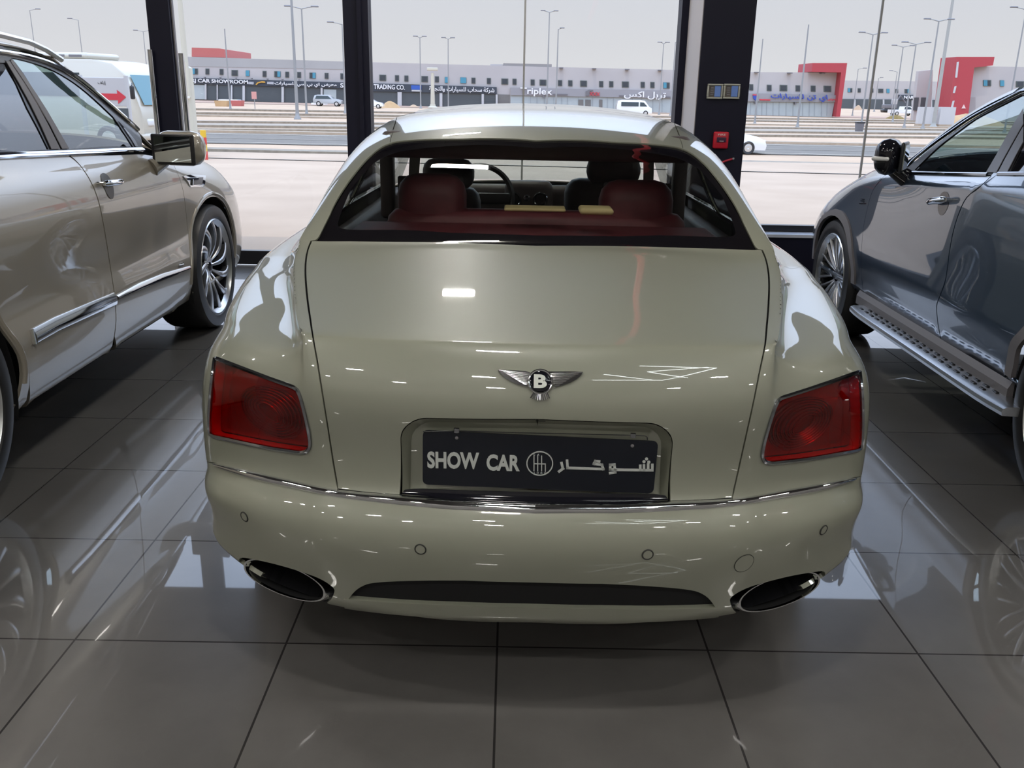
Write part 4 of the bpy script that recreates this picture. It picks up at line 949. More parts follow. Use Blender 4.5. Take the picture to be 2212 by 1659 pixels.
# cabin: seats, dashboard, far-side door cards, steering wheel
def seat(par, x, y, z, m, w=.52, h=.66, name='front_seat', hr=True, lean=.18, m2=None):
    s_ = MB(); s_.bev((x-w/2, y-.05, z), (x+w/2, y+.48, z+.16), .05)
    Mr = Matrix.Translation((x, y, z+.12)) @ Matrix.Rotation(lean, 4, 'X')
    s_.bev((-w/2, -.08, 0), (w/2, .07, h), .07, Mr); o = s_.obj(name, m, par, True)
    if hr:
        b = MB(); Mh = Mr @ Matrix.Translation((0, 0, h+.03)); b.bev((-.14, -.05, 0), (.14, .05, .20), .06, Mh)
        for k in (-.05, .05): b.tube([tuple(Mr @ Vector((k, 0, h-.05))), tuple(Mr @ Vector((k, 0, h+.06)))], .006, 8)
        b.obj('headrest', m2 or m, o, True)
    return o
def cabin(par, hw, ydash, yf, yr, z, steer, m):
    for x in (-.40, .40): seat(par, x, yf, z, m)
    s_ = MB(); s_.bev((-.65, yr-.05, z), (.65, yr+.45, z+.16), .05); s_.bev((-.65, -.08, 0), (.65, .07, .62), .06, Matrix.Translation((0, yr, z+.1)) @ Matrix.Rotation(.3, 4, 'X')); s_.obj('rear_bench', m, par, True)
    d = MB(); d.bev((-hw, ydash, z+.20), (hw, ydash+.55, z+.50), .08); dd = d.obj('dashboard', m, par, True)
    MB().lathe([(.0, .175), (.012, .187), (.0, .199), (-.012, .187)], 32, 'y', (steer, ydash-.22, z+.42), closed=True).obj('steering_wheel', M_black, par, True)
cabin(bs, .80, 2.0, 1.0, .02, .62, -.40, M_seat)
# mirror
mp = L.S.p(np.array(L.px((318, 330))[0]))
mr = MB(); Mm = Matrix.Translation((1.075, 2.24, 1.175)) @ Matrix.Rotation(R(-8), 4, 'Z')
mr.bev((-.135, -.05, -.085), (.135, .10, .10), .07, Mm); mir_ = mr.obj('door_mirror', M_beige, bs, True)
MB().bev((-.125, -.062, -.075), (.118, -.045, .085), .03, Mm).obj('mirror_rim', M_black, mir_, True)
MB().box((-.105, -.066, -.06), (.10, -.0625, .072), Mm).obj('mirror_glass', mat('mirror_glass', (.55, .58, .58), .02, 1), mir_)
MB().tube([tuple(Mm @ Vector((-.10, .02, -.06))), (.93, 2.2, 1.08)], [.035, .05], 12).obj('mirror_arm', M_beige, mir_, True)
# ---------------------------------------------------------------- right: slate grey SUV, its left flank towards us
rx0, ry0, rpsi = 2.99, 3.1, .0215
gs = empty('suv', (rx0, ry0, 0), -rpsi, 'slate grey SUV on the right with side step and black mirror', 'car', 'cars in the showroom')
GYs = [-.92, -.85, -.5, 0, .6, 1.1, 1.45, 1.75, 2.0, 2.25, 2.6, 3.0, 3.35, 3.55, 3.62]
LW = lambda w: [(w-.016, .76), (w, .595), (w-.015, .48), (w-.03, .40), (w-.13, .30)]
GP = [
 [(0, .40), (.3, .40), (.5, .40), (.6, .40), (.66, .40), (.71, .40), (.75, .40), (.77, .39), (.77, .36), (.75, .33), (.7, .3)],
 [(0, 1.0), (.3, 1.0), (.5, .99), (.6, .98), (.68, .95), (.75, .9), (.82, .75), (.83, .6), (.83, .48), (.80, .40), (.7, .3)],
 [(0, 1.28), (.34, 1.27), (.52, 1.24), (.60, 1.21), (.78, 1.13), (.86, 1.08)]+LW(.93),
 [(0, 1.50), (.34, 1.49), (.53, 1.46), (.60, 1.41), (.83, 1.20), (.905, 1.12)]+LW(.95),
 [(0, 1.60), (.34, 1.595), (.53, 1.575), (.60, 1.53), (.85, 1.225), (.915, 1.125)]+LW(.945),
 [(0, 1.625), (.34, 1.62), (.53, 1.605), (.605, 1.57), (.865, 1.19), (.92, 1.115)]+LW(.945),
 [(0, 1.61), (.34, 1.60), (.55, 1.57), (.645, 1.515), (.868, 1.165), (.918, 1.09)]+LW(.945),
 [(0, 1.53), (.36, 1.515), (.62, 1.46), (.725, 1.39), (.872, 1.14), (.916, 1.065)]+LW(.945),
 [(0, 1.40), (.40, 1.385), (.70, 1.305), (.815, 1.22), (.876, 1.12), (.914, 1.045)]+LW(.945),
 [(0, 1.24), (.44, 1.225), (.74, 1.16), (.83, 1.13), (.88, 1.085), (.914, 1.02)]+LW(.945),
 [(0, 1.16), (.45, 1.155), (.70, 1.13), (.79, 1.09), (.86, 1.04), (.905, .98), (.932, .78), (.945, .597), (.932, .48), (.92, .40), (.82, .3)],
 [(0, 1.07), (.42, 1.065), (.66, 1.045), (.75, 1.01), (.83, .95), (.89, .88), (.943, .76), (.945, .60), (.935, .48), (.92, .40), (.82, .3)],
 [(0, .96), (.38, .955), (.58, .935), (.68, .91), (.77, .86), (.84, .79), (.895, .68), (.905, .56), (.90, .46), (.88, .38), (.8, .3)],
 [(0, .70), (.34, .70), (.52, .70), (.61, .69), (.69, .67), (.76, .64), (.82, .58), (.835, .50), (.83, .43), (.81, .36), (.75, .3)],
 [(0, .32), (.34, .32), (.52, .32), (.60, .32), (.66, .32), (.71, .32), (.75, .32), (.77, .32), (.77, .31), (.75, .3), (.7, .28)]]
G = Body(gs, GYs, GP, rx0, ry0, rpsi, True); q = G.q
gaF = G.arch(2.80, .38, .425, -.1, math.pi+.1); gaR = G.arch(0, .38, .425, -.1, math.pi+.1)
B2 = G.px(*crom([(2152, 368), (2138, 383), (2115, 405), (2088, 427), (2072, 458), (2060, 495), (2051, 540), (2043, 600), (2033, 632), (2024, 655), (2023, 672), (2026, 700), (2034, 744)], 3))
F2_ = G.px(*crom([(1869, 646), (1864, 625), (1860, 580), (1861, 540), (1864, 500), (1868, 475), (1876, 440), (1884, 415), (1895, 398), (1921, 371)], 3))
G.panel('front_door', [G.px((2150, 379))[0]]+B2[1:]+G.px((2000, 722), (1930, 682))+F2_+G.px((1930, 376), (1975, 377), (2060, 379)), M_slate, .05)
g_rarc = [G.yz(.47*math.cos(t), .38+.47*math.sin(t)) for t in np.linspace(.12, 1.15, 10)]
G.panel('rear_door', [p+np.array([0, -.004]) for p in B2]+G.px((2100, 776), (2170, 818))+g_rarc+[q(5, .05), q(4, .05), q(4, .4), q(4, .7)]+G.px((2195, 378)), M_slate, .05)
G.panel('rear_quarter_panel', dens([q(4, .04), q(5, .04)], .05)+[G.yz(.475*math.cos(t), .38+.475*math.sin(t)) for t in np.linspace(1.15, .12, 10)]+[q(9.6, .5), q(10, .5), q(10, -.85), q(0, -.88), q(0, -.6), q(2.9, -.4), q(3.9, -.3)], M_slate, .07, holes=[gaR], gap=.001)
G.panel('front_fender', list(reversed(F2_))+[q(9.6, 2.25), q(10, 2.3), q(10, 3.55), q(4.2, 3.55), q(3.3, 3.35), q(3.0, 3.0), q(3.05, 2.7), q(3.4, 2.35)], M_slate, .045, holes=[gaF])
G.panel('bonnet', [q(0, 2.25), q(2.2, 2.3), q(3.4, 2.33), q(3.05, 2.7), q(3.0, 3.0), q(3.3, 3.35), q(4.2, 3.55), q(3, 3.56), q(0, 3.58)], M_slate, .06, both=False)
G.panel('front_grille', [q(0, 3.58), q(4.2, 3.55), q(10, 3.55), q(10, 3.62), q(0, 3.62)], M_black, .08, both=False)
G.panel('roof', [q(0, -.6), q(2.9, -.4), q(2.9, 0), q(2.9, .6), q(2.88, 1.1), q(2.85, 1.45), q(2.2, 1.46), q(0, 1.42)], M_slate, .07, both=False)
G.panel('windscreen', [q(0, 1.43), q(2.1, 1.47), q(2.2, 1.75), q(2.2, 2.15), q(0, 2.23)], M_wind, .07, both=False, skirt=.004)
G.panel('windscreen_pillar', [q(2.2, 1.46), q(2.85, 1.45), q(2.9, 1.75), q(3.05, 2.0), q(3.2, 2.15), q(3.4, 2.33), q(2.2, 2.3), q(2.2, 2.15), q(2.2, 1.75)], M_slate, .05, gap=.001)
gg1 = G.gpx((2128, 373), (2160, 318), (2196, 254))+[G.gq(3.14, 1.07)]+G.gpx(*crom([(2205, 205), (2150, 233), (2105, 257), (2065, 286), (2030, 313), (2005, 336), (1975, 366)], 3))+G.gpx((1985, 372))
gg2 = G.gpx((2180, 372))+[G.gq(3.5, 1.0), G.gq(3.12, .93), G.gq(3.1, .5), G.gq(3.2, .0), G.gq(3.88, -.05), G.gq(3.93, .4)]+G.gpx((2211, 372))
gfr = G.gpx((1948, 371), (2060, 376), (2150, 377))+[G.gq(4, .7), G.gq(4, .4), G.gq(3.93, -.2), G.gq(3.2, -.2), G.gq(3.0, .1), G.gq(3.0, .6), G.gq(3.0, 1.1)]+G.gpx(*crom([(2205, 201), (2150, 228), (2100, 256), (2060, 283), (2020, 311), (1985, 340)], 3))
G.gpanel('window_frame', gfr, M_frame, .05, holes=[gg1, gg2], off=-.003, skirt=.01)
G.gpanel('front_side_window', gg1, M_sglass, .06, off=-.007, skirt=.003)
G.gpanel('rear_side_window', gg2, M_dglass, .06, off=-.007, skirt=.003)
G.tube('chrome_window_trim', [q(3.0, -.1), q(3.0, .3), q(3.0, .7), q(2.98, 1.05)]+G.px(*crom([(2208, 198), (2150, 227), (2100, 254), (2060, 281), (2020, 309), (1975, 345), (1962, 362)], 4)), .008, M_dchrome, .003)
G.tube('chrome_belt_strip', G.px(*dens([(1965, 373.5), (2050, 375.5), (2135, 377)], 20)), 0, M_dchrome, .003, flat=(.018, .008))
G.tube('chrome_belt_strip', G.px((2158, 376), (2210, 376))+[q(4, .5), q(4, .1)], 0, M_dchrome, .003, flat=(.018, .008))
M_pil = mat('grey_pillar_film', (.13, .13, .15), .22)
G.gpanel('pillar_trim', G.gpx((2131, 373), (2153, 373), (2211, 268), (2211, 235)), M_pil, .05, off=.003, skirt=.003)
G.gpanel('pillar_trim', G.gpx((2157, 373), (2176, 373), (2211, 306), (2211, 274)), M_pil, .05, off=.003, skirt=.003)
handle(G, (2018, 437), (2056, 432), M_chrome, None, gs, .017)
cc_ = G.px((2038, 437))[0]; G.panel('handle_cup', [cc_+np.array([.042*math.sin(t), .062*math.cos(t)]) for t in t_], M_gloss, .03, off=.0015, skirt=0, gap=0)
def flank_text(Bd, txt, pa, h, m, name, parent):
    a = Bd.S.p(np.array(Bd.px(pa)[0]), .002); Mt = Matrix.Translation((a[0]*Bd.sx, a[1], a[2])) @ Matrix.Rotation(R(90 if Bd.sx > 0 else -90), 4, 'Z')
    return text_mesh(name, txt, m, parent, h=h, ext=.004, M=Mt)
flank_text(G, 'AMG', (1865, 433), .022, M_chrome, 'fender_badge', gs)
G.tube('badge_underline', G.px((1858, 439.5), (1873, 440)), .003, M_chrome, .003, both=False)
flank_text(L, 'W12', (391, 571), .020, M_chrome, 'door_badge', bs)
# plastic arch flares and lower cladding
for cy in (0.0, 2.80):
    o = G.arch(cy, .38, .475, .02, math.pi-.02, 36); i = G.arch(cy, .38, .418, .02, math.pi-.02, 36)
    G.panel('arch_flare', o+list(reversed(i)), M_gray, .03, off=.012, skirt=.02, gap=0)
arch_liner(gs, (0, 2.80), .93, .43, .38)
for sx in (1, -1):
    for yy in (0.0, 2.80): wheel(gs, sx*.80, yy, .380, .275, .275, 10, sx, style='twin')
cl = G.px((1868, 644), (1930, 684), (2000, 724), (2100, 778), (2172, 821), (2190, 832), (2100, 798), (2000, 742), (1930, 702), (1862, 663))
sx = -1
for k in (1, -1):
    sl = MB(); sl.prism([(.915*k, .40), (.93*k, .37), (.93*k, .32), (.86*k, .28), (.80*k, .30)], .44, 2.28, 'y'); sl.obj('sill_cladding', M_gray, gs)
for k in (1, -1):
    stp = MB(); y0_, y1_ = .30, 2.14; n = 18; V = []; F = []
    for i in range(n+1):
        t = i/n; y = y0_+(y1_-y0_)*t; e_ = min(1, (min(t, 1-t)/.14)); bul = 1.0-.085*(1-e_)**2*1.6; z = .335+.0*(1-t)
        xo = .93+.115*bul-.02
        V += [(k*.90, y, z), (k*(xo-.02), y, z+.002), (k*xo, y, z-.006), (k*(xo+.004), y, z-.02), (k*xo, y, z-.035), (k*.90, y, z-.04)]
    F = [(i*6+j, i*6+j+1, i*6+6+j+1, i*6+6+j) for i in range(n) for j in range(5)]+[(0, 1, 2, 3, 4, 5), tuple(range(n*6+5, n*6-1, -1))]
    so_ = stp.add(V, F).obj('side_step', M_alu, gs, True, 30)
    if k == -1:
        for rrow_ in range(2):
            for i in range(19):
                y = .50+i*.083+(.04 if rrow_ else 0); x = k*(.945+.036*rrow_); MB().bev((x-.008, y-.020, .332), (x+.008, y+.020, .342), .004).obj('grip_stud', M_black, so_)
# door edge clips reflected on the sill, tyre shoulder is in the wheel
cabin(gs, .76, 1.75, .75, -.2, .60, -.38, M_seat)
Mm = Matrix.Translation((-.985, 1.80, 1.21)) @ Matrix.Rotation(R(62), 4, 'Z')
mr = MB(); mr.bev((-.125, -.02, -.088), (.10, .115, .10), .085, Mm); mi2 = mr.obj('door_mirror', M_gloss, gs, True)
MB().bev((-.115, -.035, -.07), (.09, -.018, .085), .03, Mm).obj('mirror_rim', M_black, mi2, True)
MB().box((-.10, -.040, -.055), (.08, -.0355, .07), Mm).obj('mirror_glass', MATS['mirror_glass'], mi2)
MB().bev((-.130, .03, -.012), (-.05, .118, .010), .01, Mm).obj('indicator', mat('clear_lens', (.7, .7, .7), .1), mi2, True)
MB().tube([tuple(Mm @ Vector((.09, .04, -.06))), (-.89, 1.90, 1.10)], [.035, .05], 12).obj('mirror_arm', M_gloss, mi2, True)
# ================================================================== outside: forecourt, road, buildings, poles, vehicles
SL = -.0075
def gz(x, y):
    if y < 8.2: return -.03
    base = -1.2+SL*x*min(1, max(0, (y-20)/40))
    if y > 175: base += min(1, (y-175)/70)*1.0*min(1, max(0, (x-20)/60))
    if y < 29: return -.03-.39*(y-8.2)/20.8
    if y < 37: return -.42+(base+.42)*(y-29)/8
    return base
def GP(px, py):
    d = ray(px, py); t = 10.0
    lo, hi = 8.0/d[1], 600/d[1]
    for _ in range(60):
        m = (lo+hi)/2; P = CAM+d*m
        if P[2] > gz(P[0], P[1]): lo = m
        else: hi = m
    P = CAM+d*lo; return np.array([P[0], P[1], gz(P[0], P[1])])
M_sand = noisy('pale_sand', (0.491, 0.341, 0.228), (0.573, 0.406, 0.275), .35, .95, 8)
M_conc = noisy('pale_forecourt', (0.458, 0.328, 0.228), (0.524, 0.381, 0.269), .5, .9, 6)
M_asph = noisy('greyish_asphalt', (0.164, 0.140, 0.116), (0.193, 0.165, 0.133), 1.2, .9, 6)  # greyish asphalt, tone varies at random
M_kerb = noisy('kerb_concrete', (0.246, 0.201, 0.153), (0.327, 0.273, 0.206), 3, .9)
M_kerb2 = noisy('pale_kerb', (0.368, 0.295, 0.218), (0.450, 0.359, 0.271), 2, .9)
xs = list(np.linspace(-160, 260, 43)); ysg = [8.11, 11, 15, 20, 25, 29, 31, 33, 35, 37, 45, 60, 80, 110, 140, 175, 200, 225, 250, 300, 420]
V = [(x, y, gz(x, y)) for y in ysg for x in xs]; n = len(xs)
st(link('ground', V, [(j*n+i, j*n+i+1, j*n+n+i+1, j*n+n+i) for j in range(len(ysg)-1) for i in range(n-1)], M_sand, smooth=True))
def bandY(pyl, pyr): return GP(600, pyl), GP(1750, pyr)
def strip_(name, l0, r0, l1, r1, m, dz=.02, thick=None, kind='structure'):
    a, b = bandY(l0, r0); c, d = bandY(l1, r1)       # near edge, far edge
    def ext(p, q, x): t = (x-p[0])/(q[0]-p[0]); y = p[1]+(q[1]-p[1])*t; return (x, y, gz(x, y)+dz)
    X = np.linspace(-110, 150, 27); Vn = [ext(a, b, x) for x in X]; Vf = [ext(c, d, x) for x in X]
    mb = MB(); k = len(X)
    if thick:
        lo = lambda p: (p[0], p[1], p[2]-dz-.05)
        V = Vn+Vf+[lo(p) for p in Vn]+[lo(p) for p in Vf]
        F = [(i, i+1, k+i+1, k+i) for i in range(k-1)]+[(2*k+i, 2*k+i+1, i+1, i) for i in range(k-1)]+[(k+i, k+i+1, 3*k+i+1, 3*k+i) for i in range(k-1)]
    else: V = Vn+Vf; F = [(i, i+1, k+i+1, k+i) for i in range(k-1)]
    return st(mb.add(V, F).obj(name, m))
fc = [(x, y, gz(x, y)+.01) for y in ysg[:9] for x in xs]; fc = [p if p[1] < 29 else p for p in fc]
yk = GP(600, 335)[1]
strip_('forecourt', 700, 720, 333, 361, M_conc, .012) if False else None
rowsF = [8.11, 11, 15, 20, 25, 29, 31, 33, 35, yk]
V = [(x, y, gz(x, y)+.012) for y in rowsF for x in xs]
st(link('forecourt', V, [(j*n+i, j*n+i+1, j*n+n+i+1, j*n+n+i) for j in range(len(rowsF)-1) for i in range(n-1)], M_conc, smooth=True))
M_lane = mat('grey_service_lane', (0.294, 0.247, 0.198), .9)
strip_('service_lane', 347, 376, 333, 362, M_lane, .03)
strip_('kerb_1', 333, 361.5, 329, 357, M_kerb, .15, True)
strip_('road', 313, 336.5, 290.5, 313.5, M_asph, .03)
M_white = mat('road_paint', (0.614, 0.531, 0.425), .7)
strip_('road_line_1', 311.5, 335, 311, 334.4, M_white, .045); strip_('road_line_2', 293, 316, 292.5, 315.4, M_white, .045)
strip_('road_line_3', 302.5, 326, 302, 325.5, M_lane, .045)
strip_('kerb_2', 289.5, 312.5, 288, 311, M_kerb2, .15, True)
strip_('kerb_3', 285, 297, 283.8, 295.6, M_kerb, .16, True)
strip_('kerb_4', 277, 288.5, 275.6, 287, M_kerb, .16, True)
strip_('service_road', 275, 286.5, 268, 280, mat('pale_road', (0.368, 0.295, 0.228), .9), .03)
strip_('kerb_5', 267.6, 279.6, 266.4, 278.2, M_kerb, .16, True)
strip_('kerb_6', 254.5, 272.5, 253.6, 271.5, M_kerb2, .15, True)
strip_('kerb_7', 249.5, 265, 248.6, 263.8, M_kerb, .2, True)
strip_('kerb_8', 241, 259.5, 240.2, 258.6, M_kerb, .2, True)
strip_('pavement', 226, 252.5, 221, 249, noisy('pink_pavers', (0.409, 0.266, 0.195), (0.458, 0.301, 0.218), 1, .9), .05)
# ---- buildings
M_fac = noisy('off_white_render', (0.442, 0.407, 0.396), (0.480, 0.445, 0.432), .15, .85)
M_facd = noisy('grey_render', (0.365, 0.351, 0.340), (0.394, 0.379, 0.368), .15, .85)
M_band = mat('dark_sign_band', (0.044, 0.052, 0.068), .6); M_bandg = mat('grey_sign_band', (0.296, 0.284, 0.296), .6)
M_shop = mat('dark_shop_glass', (0.080, 0.092, 0.100), .35); M_blind = mat('pale_shutter', (0.416, 0.456, 0.456), .6)
M_red = mat('red_cladding', (0.416, 0.044, 0.056), .6); M_redl = mat('faded_red_cladding', (0.480, 0.128, 0.112), .7)
M_wfr = mat('window_frame_olive', (0.080, 0.096, 0.088), .5); M_wgl = mat('window_pane_dark', (0.044, 0.052, 0.064), .2); M_wbl = mat('window_pane_blue', (0.064, 0.264, 0.368), .3)
M_letter = mat('white_letter', (0.816, 0.796, 0.791), .5); M_blue = mat('blue_letter', (0.034, 0.070, 0.386), .5); M_redt = mat('red_letter', (0.595, 0.037, 0.055), .5)
M_col = mat('white_column', (0.528, 0.515, 0.515), .7)
def W(px, py, Y): P = atY(px, py, Y); return (P[0], P[2])
def slab(name, pts, Y, d0, d1, m, par):
    """polygon given by photo points on the facade plane Y, extruded from Y+d0 to Y+d1"""
    return MB().prism([W(x, y, Y) for x, y in pts], Y+d0, Y+d1, 'y').obj(name, m, par)
def win(par, cx, cy, w, h, Y, kind='d', rot=0.0277):
    a = (cx-w/2, cy-h/2-rot*w/2), (cx+w/2, cy-h/2+rot*w/2), (cx+w/2, cy+h/2+rot*w/2), (cx-w/2, cy+h/2-rot*w/2)
    f = slab('window', a, Y, -.12, .05, M_wfr, par)
    i = [(cx+(x-cx)*.72, cy+(y-cy)*.78) for x, y in a]
    if kind in ('bl', 'lb', 'bb'):
        mid = lambda p, q: ((p[0]+q[0])/2, (p[1]+q[1])/2)
        j = [(cx+(x-cx)*.95, cy+(y-cy)*.95) for x, y in a]
        L1 = [j[0], mid(j[0], j[1]), mid(j[3], j[2]), j[3]]; R1 = [mid(i[0], i[1]), i[1], i[2], mid(i[3], i[2])]
        if kind == 'lb': L1, R1 = [i[0], mid(i[0], i[1]), mid(i[3], i[2]), i[3]], [mid(j[0], j[1]), j[1], j[2], mid(j[3], j[2])]
        if kind == 'bb': R1 = [mid(j[0], j[1]), j[1], j[2], mid(j[3], j[2])]
        slab('pane', L1, Y, -.16, -.121, M_wbl if kind != 'lb' else M_wgl, f); slab('pane', R1, Y, -.16, -.121, M_wbl if kind != 'bl' else M_wgl, f)
    elif kind == 'b': slab('pane', [(cx+(x-cx)*.95, cy+(y-cy)*.95) for x, y in a], Y, -.16, -.121, M_wbl, f)
    else: slab('pane', i, Y, -.16, -.121, M_wgl, f)
def sign(par, txt, px, py, w, h, Y, m, name='sign_lettering', ang=-1.6, ext=.15, shear=0, off=-.6):
    P = W(px, py, Y); k = Y/FPX*1.02
    Mt = Matrix.Translation((P[0], Y+off, P[1])) @ Matrix.Rotation(R(-ang)*-1 if False else R(0), 4, 'Y')
    Mt = Matrix.Translation((P[0], Y+off, P[1])) @ Matrix.Rotation(R(-ang*.4), 4, 'Y')
    return text_mesh(name, txt, m, par, w=w*k, h=h*k, ext=ext, M=Mt, shear=shear, offset=.018)
YA = 170
bA = empty('shop_building', (0, 0, 0), 0, 'long off-white two-storey row of car showrooms across the road', 'building')
slab('wall', [(404, 122.5), (745, 133), (1086, 142), (1459, 151), (1622, 155.4), (1808, 157), (1797, 253), (1106, 236), (404, 216)], YA, 0, 25, M_fac, bA)
slab('grey_upper_wall', [(404, 122.4), (745, 132.9), (745, 150), (404, 143)], YA, -.06, 0, M_facd, bA)
slab('roof_box', [(410, 102), (470, 104), (481, 106), (482, 124), (410, 122)], YA, 1, 18, M_redl, bA)
slab('roof_parapet', [(1087, 136.5), (1192, 138.5), (1192, 144), (1087, 142.5)], YA, .3, 6, mat('parapet_brown', (.27, .25, .24), .8), bA)
slab('roof_hut', [(1058, 137), (1086, 137.5), (1086, 143), (1058, 142)], YA, 4, 9, M_fac, bA)
slab('red_end_frame', [(1747, 137), (1820.7, 137), (1805.5, 251.5), (1797, 251.5), (1808, 157), (1745, 155.5)], YA, -2.2, 6, M_red, bA)
for cx, cy, wd, k in [(240, 548, 13, 'bl'), (397, 550, 8, 'd'), (575, 555, 8, 'd'), (740, 568, 13.5, 'd'), (903, 572, 8, 'b'), (1115, 580, 8, 'd'), (1278, 583, 13.5, 'lb'), (1400, 588, 8, 'd'), (1550, 592, 8, 'd'), (1720, 600, 13.5, 'lb'), (1895, 605, 8, 'd'), (2093, 610, 8, 'd')]:
    win(bA, 380+.1718*cx, 60+.1718*cy, wd, 12.5, YA, k)
for cx, cy, wd, k in [(288, 418, 14.5, 'd'), (477, 423, 8.5, 'd'), (602, 427, 8.5, 'd'), (845, 435, 14, 'd'), (1007, 438, 8.5, 'd'), (1138, 447, 8.5, 'b'), (1358, 452, 13, 'bb'), (1492, 455, 8.5, 'd'), (1697, 460, 8.5, 'd'), (1908, 468, 14.5, 'd'), (2037, 470, 8.5, 'd')]:
    win(bA, 780+.1627*cx, 100+.1627*cy, wd, 12.8, YA, k)
for cx, cy, wd, k in [(477, 410, 8.7, 'd'), (594, 412, 14.6, 'd'), (788, 418, 9, 'd'), (905, 420, 9, 'd'), (1056, 424, 14.6, 'd'), (1256, 429, 9, 'd'), (1370, 430, 9, 'd'), (1530, 434, 14.8, 'd'), (1728, 438, 9, 'd'), (1838, 440, 9, 'd'), (1998, 445, 14, 'bl')]:
    win(bA, 1060+.19*cx, 100+.19*cy, wd, 12.8, YA, k)
for cx, cy, wd, k in [(155, 612, 9, 'd'), (425, 620, 10, 'd'), (637, 622, 16, 'd'), (852, 627, 10, 'd'), (1080, 632, 10, 'd'), (1293, 636, 16, 'd')]:
    win(bA, 1600+.1447*cx, 100+.1447*cy, wd, 13, YA, k)
b1 = slab('sign_band', [(412, 168), (790, 179.5), (790, 192.5), (412, 181)], YA, -.5, 0, M_band, bA)
b2 = slab('sign_band', [(796, 179.5), (1073, 188), (1073, 203), (796, 197)], YA, -.5, 0, M_band, bA)
b3 = slab('sign_band', [(1103, 189), (1470, 196), (1470, 213), (1103, 205.5)], YA, -.5, 0, M_bandg, bA)
b4 = slab('sign_band', [(1605, 201), (1805, 205.6), (1803, 220.5), (1605, 219)], YA, -.8, 0, M_bandg, bA)
slab('shop_front', [(412, 181), (790, 192.5), (790, 228), (412, 214)], YA, -.2, 0, M_shop, bA)
slab('shop_front', [(796, 197), (1073, 203), (1073, 236), (796, 228)], YA, -.2, 0, M_shop, bA)
slab('doorway', [(1074, 203.5), (1101, 204.5), (1101, 236), (1074, 235)], YA, -.1, 0, mat('passage_brown', (.17, .16, .15), .7), bA)
sf3 = slab('shop_front', [(1103, 205.5), (1470, 213), (1470, 246), (1103, 236)], YA, -.2, 0, M_blind, bA)
sf4 = slab('shop_front', [(1605, 219), (1801, 220.5), (1795, 253), (1605, 248)], YA, -.4, 0, M_blind, bA)
for px_ in (414, 440): pass
for a, b, y0, y1, m in [(417, 445, 183, 214, M_blind), (700, 727, 193, 222, M_blind)]: slab('shutter', [(a, y0), (b, y0+.8), (b, y1+.8), (a, y1)], YA, -.3, -.2, m, bA)
for x, w_, y0, y1 in [(446, 3, 182, 215), (471, 2, 183, 216), (502, 3, 184, 217), (528, 5, 185, 218), (612, 5, 187.5, 221), (696, 4, 190, 224), (864, 9, 199, 230), (953, 6, 201, 233), (1043, 5, 203, 235), (1073, 4, 204, 236)]:
    slab('column', [(x-w_/2, y0), (x+w_/2, y0), (x+w_/2, y1), (x-w_/2, y1)], YA, -.55, -.2, M_col, bA)
for x in (1128, 1146, 1160, 1176, 1196, 1213, 1226, 1250, 1280, 1312, 1325, 1345, 1366, 1385, 1410, 1430): slab('shutter_joint', [(x-.6, 207+(x-1106)*.02), (x+.6, 207+(x-1106)*.02), (x+.6, 236+(x-1106)*.028), (x-.6, 236+(x-1106)*.028)], YA, -.26, -.2, mat('joint_grey', (.33, .36, .37), .7), bA)
for x in (1620, 1634, 1645, 1655, 1669, 1682, 1697, 1712, 1733, 1747, 1758, 1773, 1785): slab('shutter_joint', [(x-.6, 221), (x+.6, 221), (x, 250), (x-1.2, 250)], YA, -.46, -.4, MATS['joint_grey'], bA)
for a, b in ((1249, 1260), (1264, 1276), (1294, 1301)): slab('shop_door', [(a, 215), (b, 215.3), (b, 232), (a, 232)], YA, -.3, -.2, MATS['passage_brown'], bA)
for x, y in ((1212, 147), (1283, 148.5), (1354, 150.5), (1425, 152), (1633, 156.5), (1704, 158), (1774, 158.5)): slab('floodlight', [(x-4, y-1.2), (x+4, y-1), (x+4, y+1.2), (x-4, y+1)], YA, -1.2, 0, M_gray, bA)
for x, y in ((445, 168.5), (478, 169), (512, 170), (546, 171), (580, 172), (612, 173), (648, 174)): slab('sign_lamp', [(x-2, y-2), (x+2, y-2), (x+1, y), (x-1, y)], YA, -.9, -.4, M_gray, bA)
sign(b1, 'RJ CAR SHOWROOM', 477, 176.7, 113, 9, YA, M_letter)
sign(b1, arabic('معرض اي بي سي للسيارات'), 662, 183, 124, 9, YA, M_letter)
sl_ = MB().prism([W(x, y, YA) for x, y in [(554, 183), (558, 178), (568, 175.4), (574, 175.8), (575, 179), (566, 178.5), (560, 180), (557, 183.5)]], YA-.7, YA-.5, 'y').obj('sign_swoosh', mat('amber_logo', (.62, .33, .05), .5), b1)
for x in (543, 586): slab('small_lettering_block', [(x-7, 176.5), (x+7, 177), (x+7, 182.6), (x-7, 182)], YA, -.62, -.5, mat('grey_letter', (.42, .42, .44), .6), b1)
sign(b1, 'S', 740, 184.5, 6, 8.5, YA, M_letter)
sign(b2, 'TRADING CO.', 842, 188, 62, 9, YA, M_letter); sign(b2, arabic('شركة سحاب للسيارات والتجارة'), 998, 194, 131, 11.5, YA, M_letter)
slab('blue_sign_panel', [(889, 184), (911, 184.6), (911, 194), (889, 193.4)], YA, -.7, -.5, mat('blue_panel', (.03, .10, .42), .5), b2)
slab('blue_sign_panel', [(890, 194), (911, 194.6), (911, 198), (890, 197.4)], YA, -.7, -.5, M_col, b2)
sign(b3, 'Triplex', 1158, 199, 64, 16, YA, M_letter); sign(b3, arabic('تربل اكس'), 1392, 206, 84, 15, YA, M_letter)
sign(b3, 'XXX', 1284, 203, 21, 7, YA, M_redt)
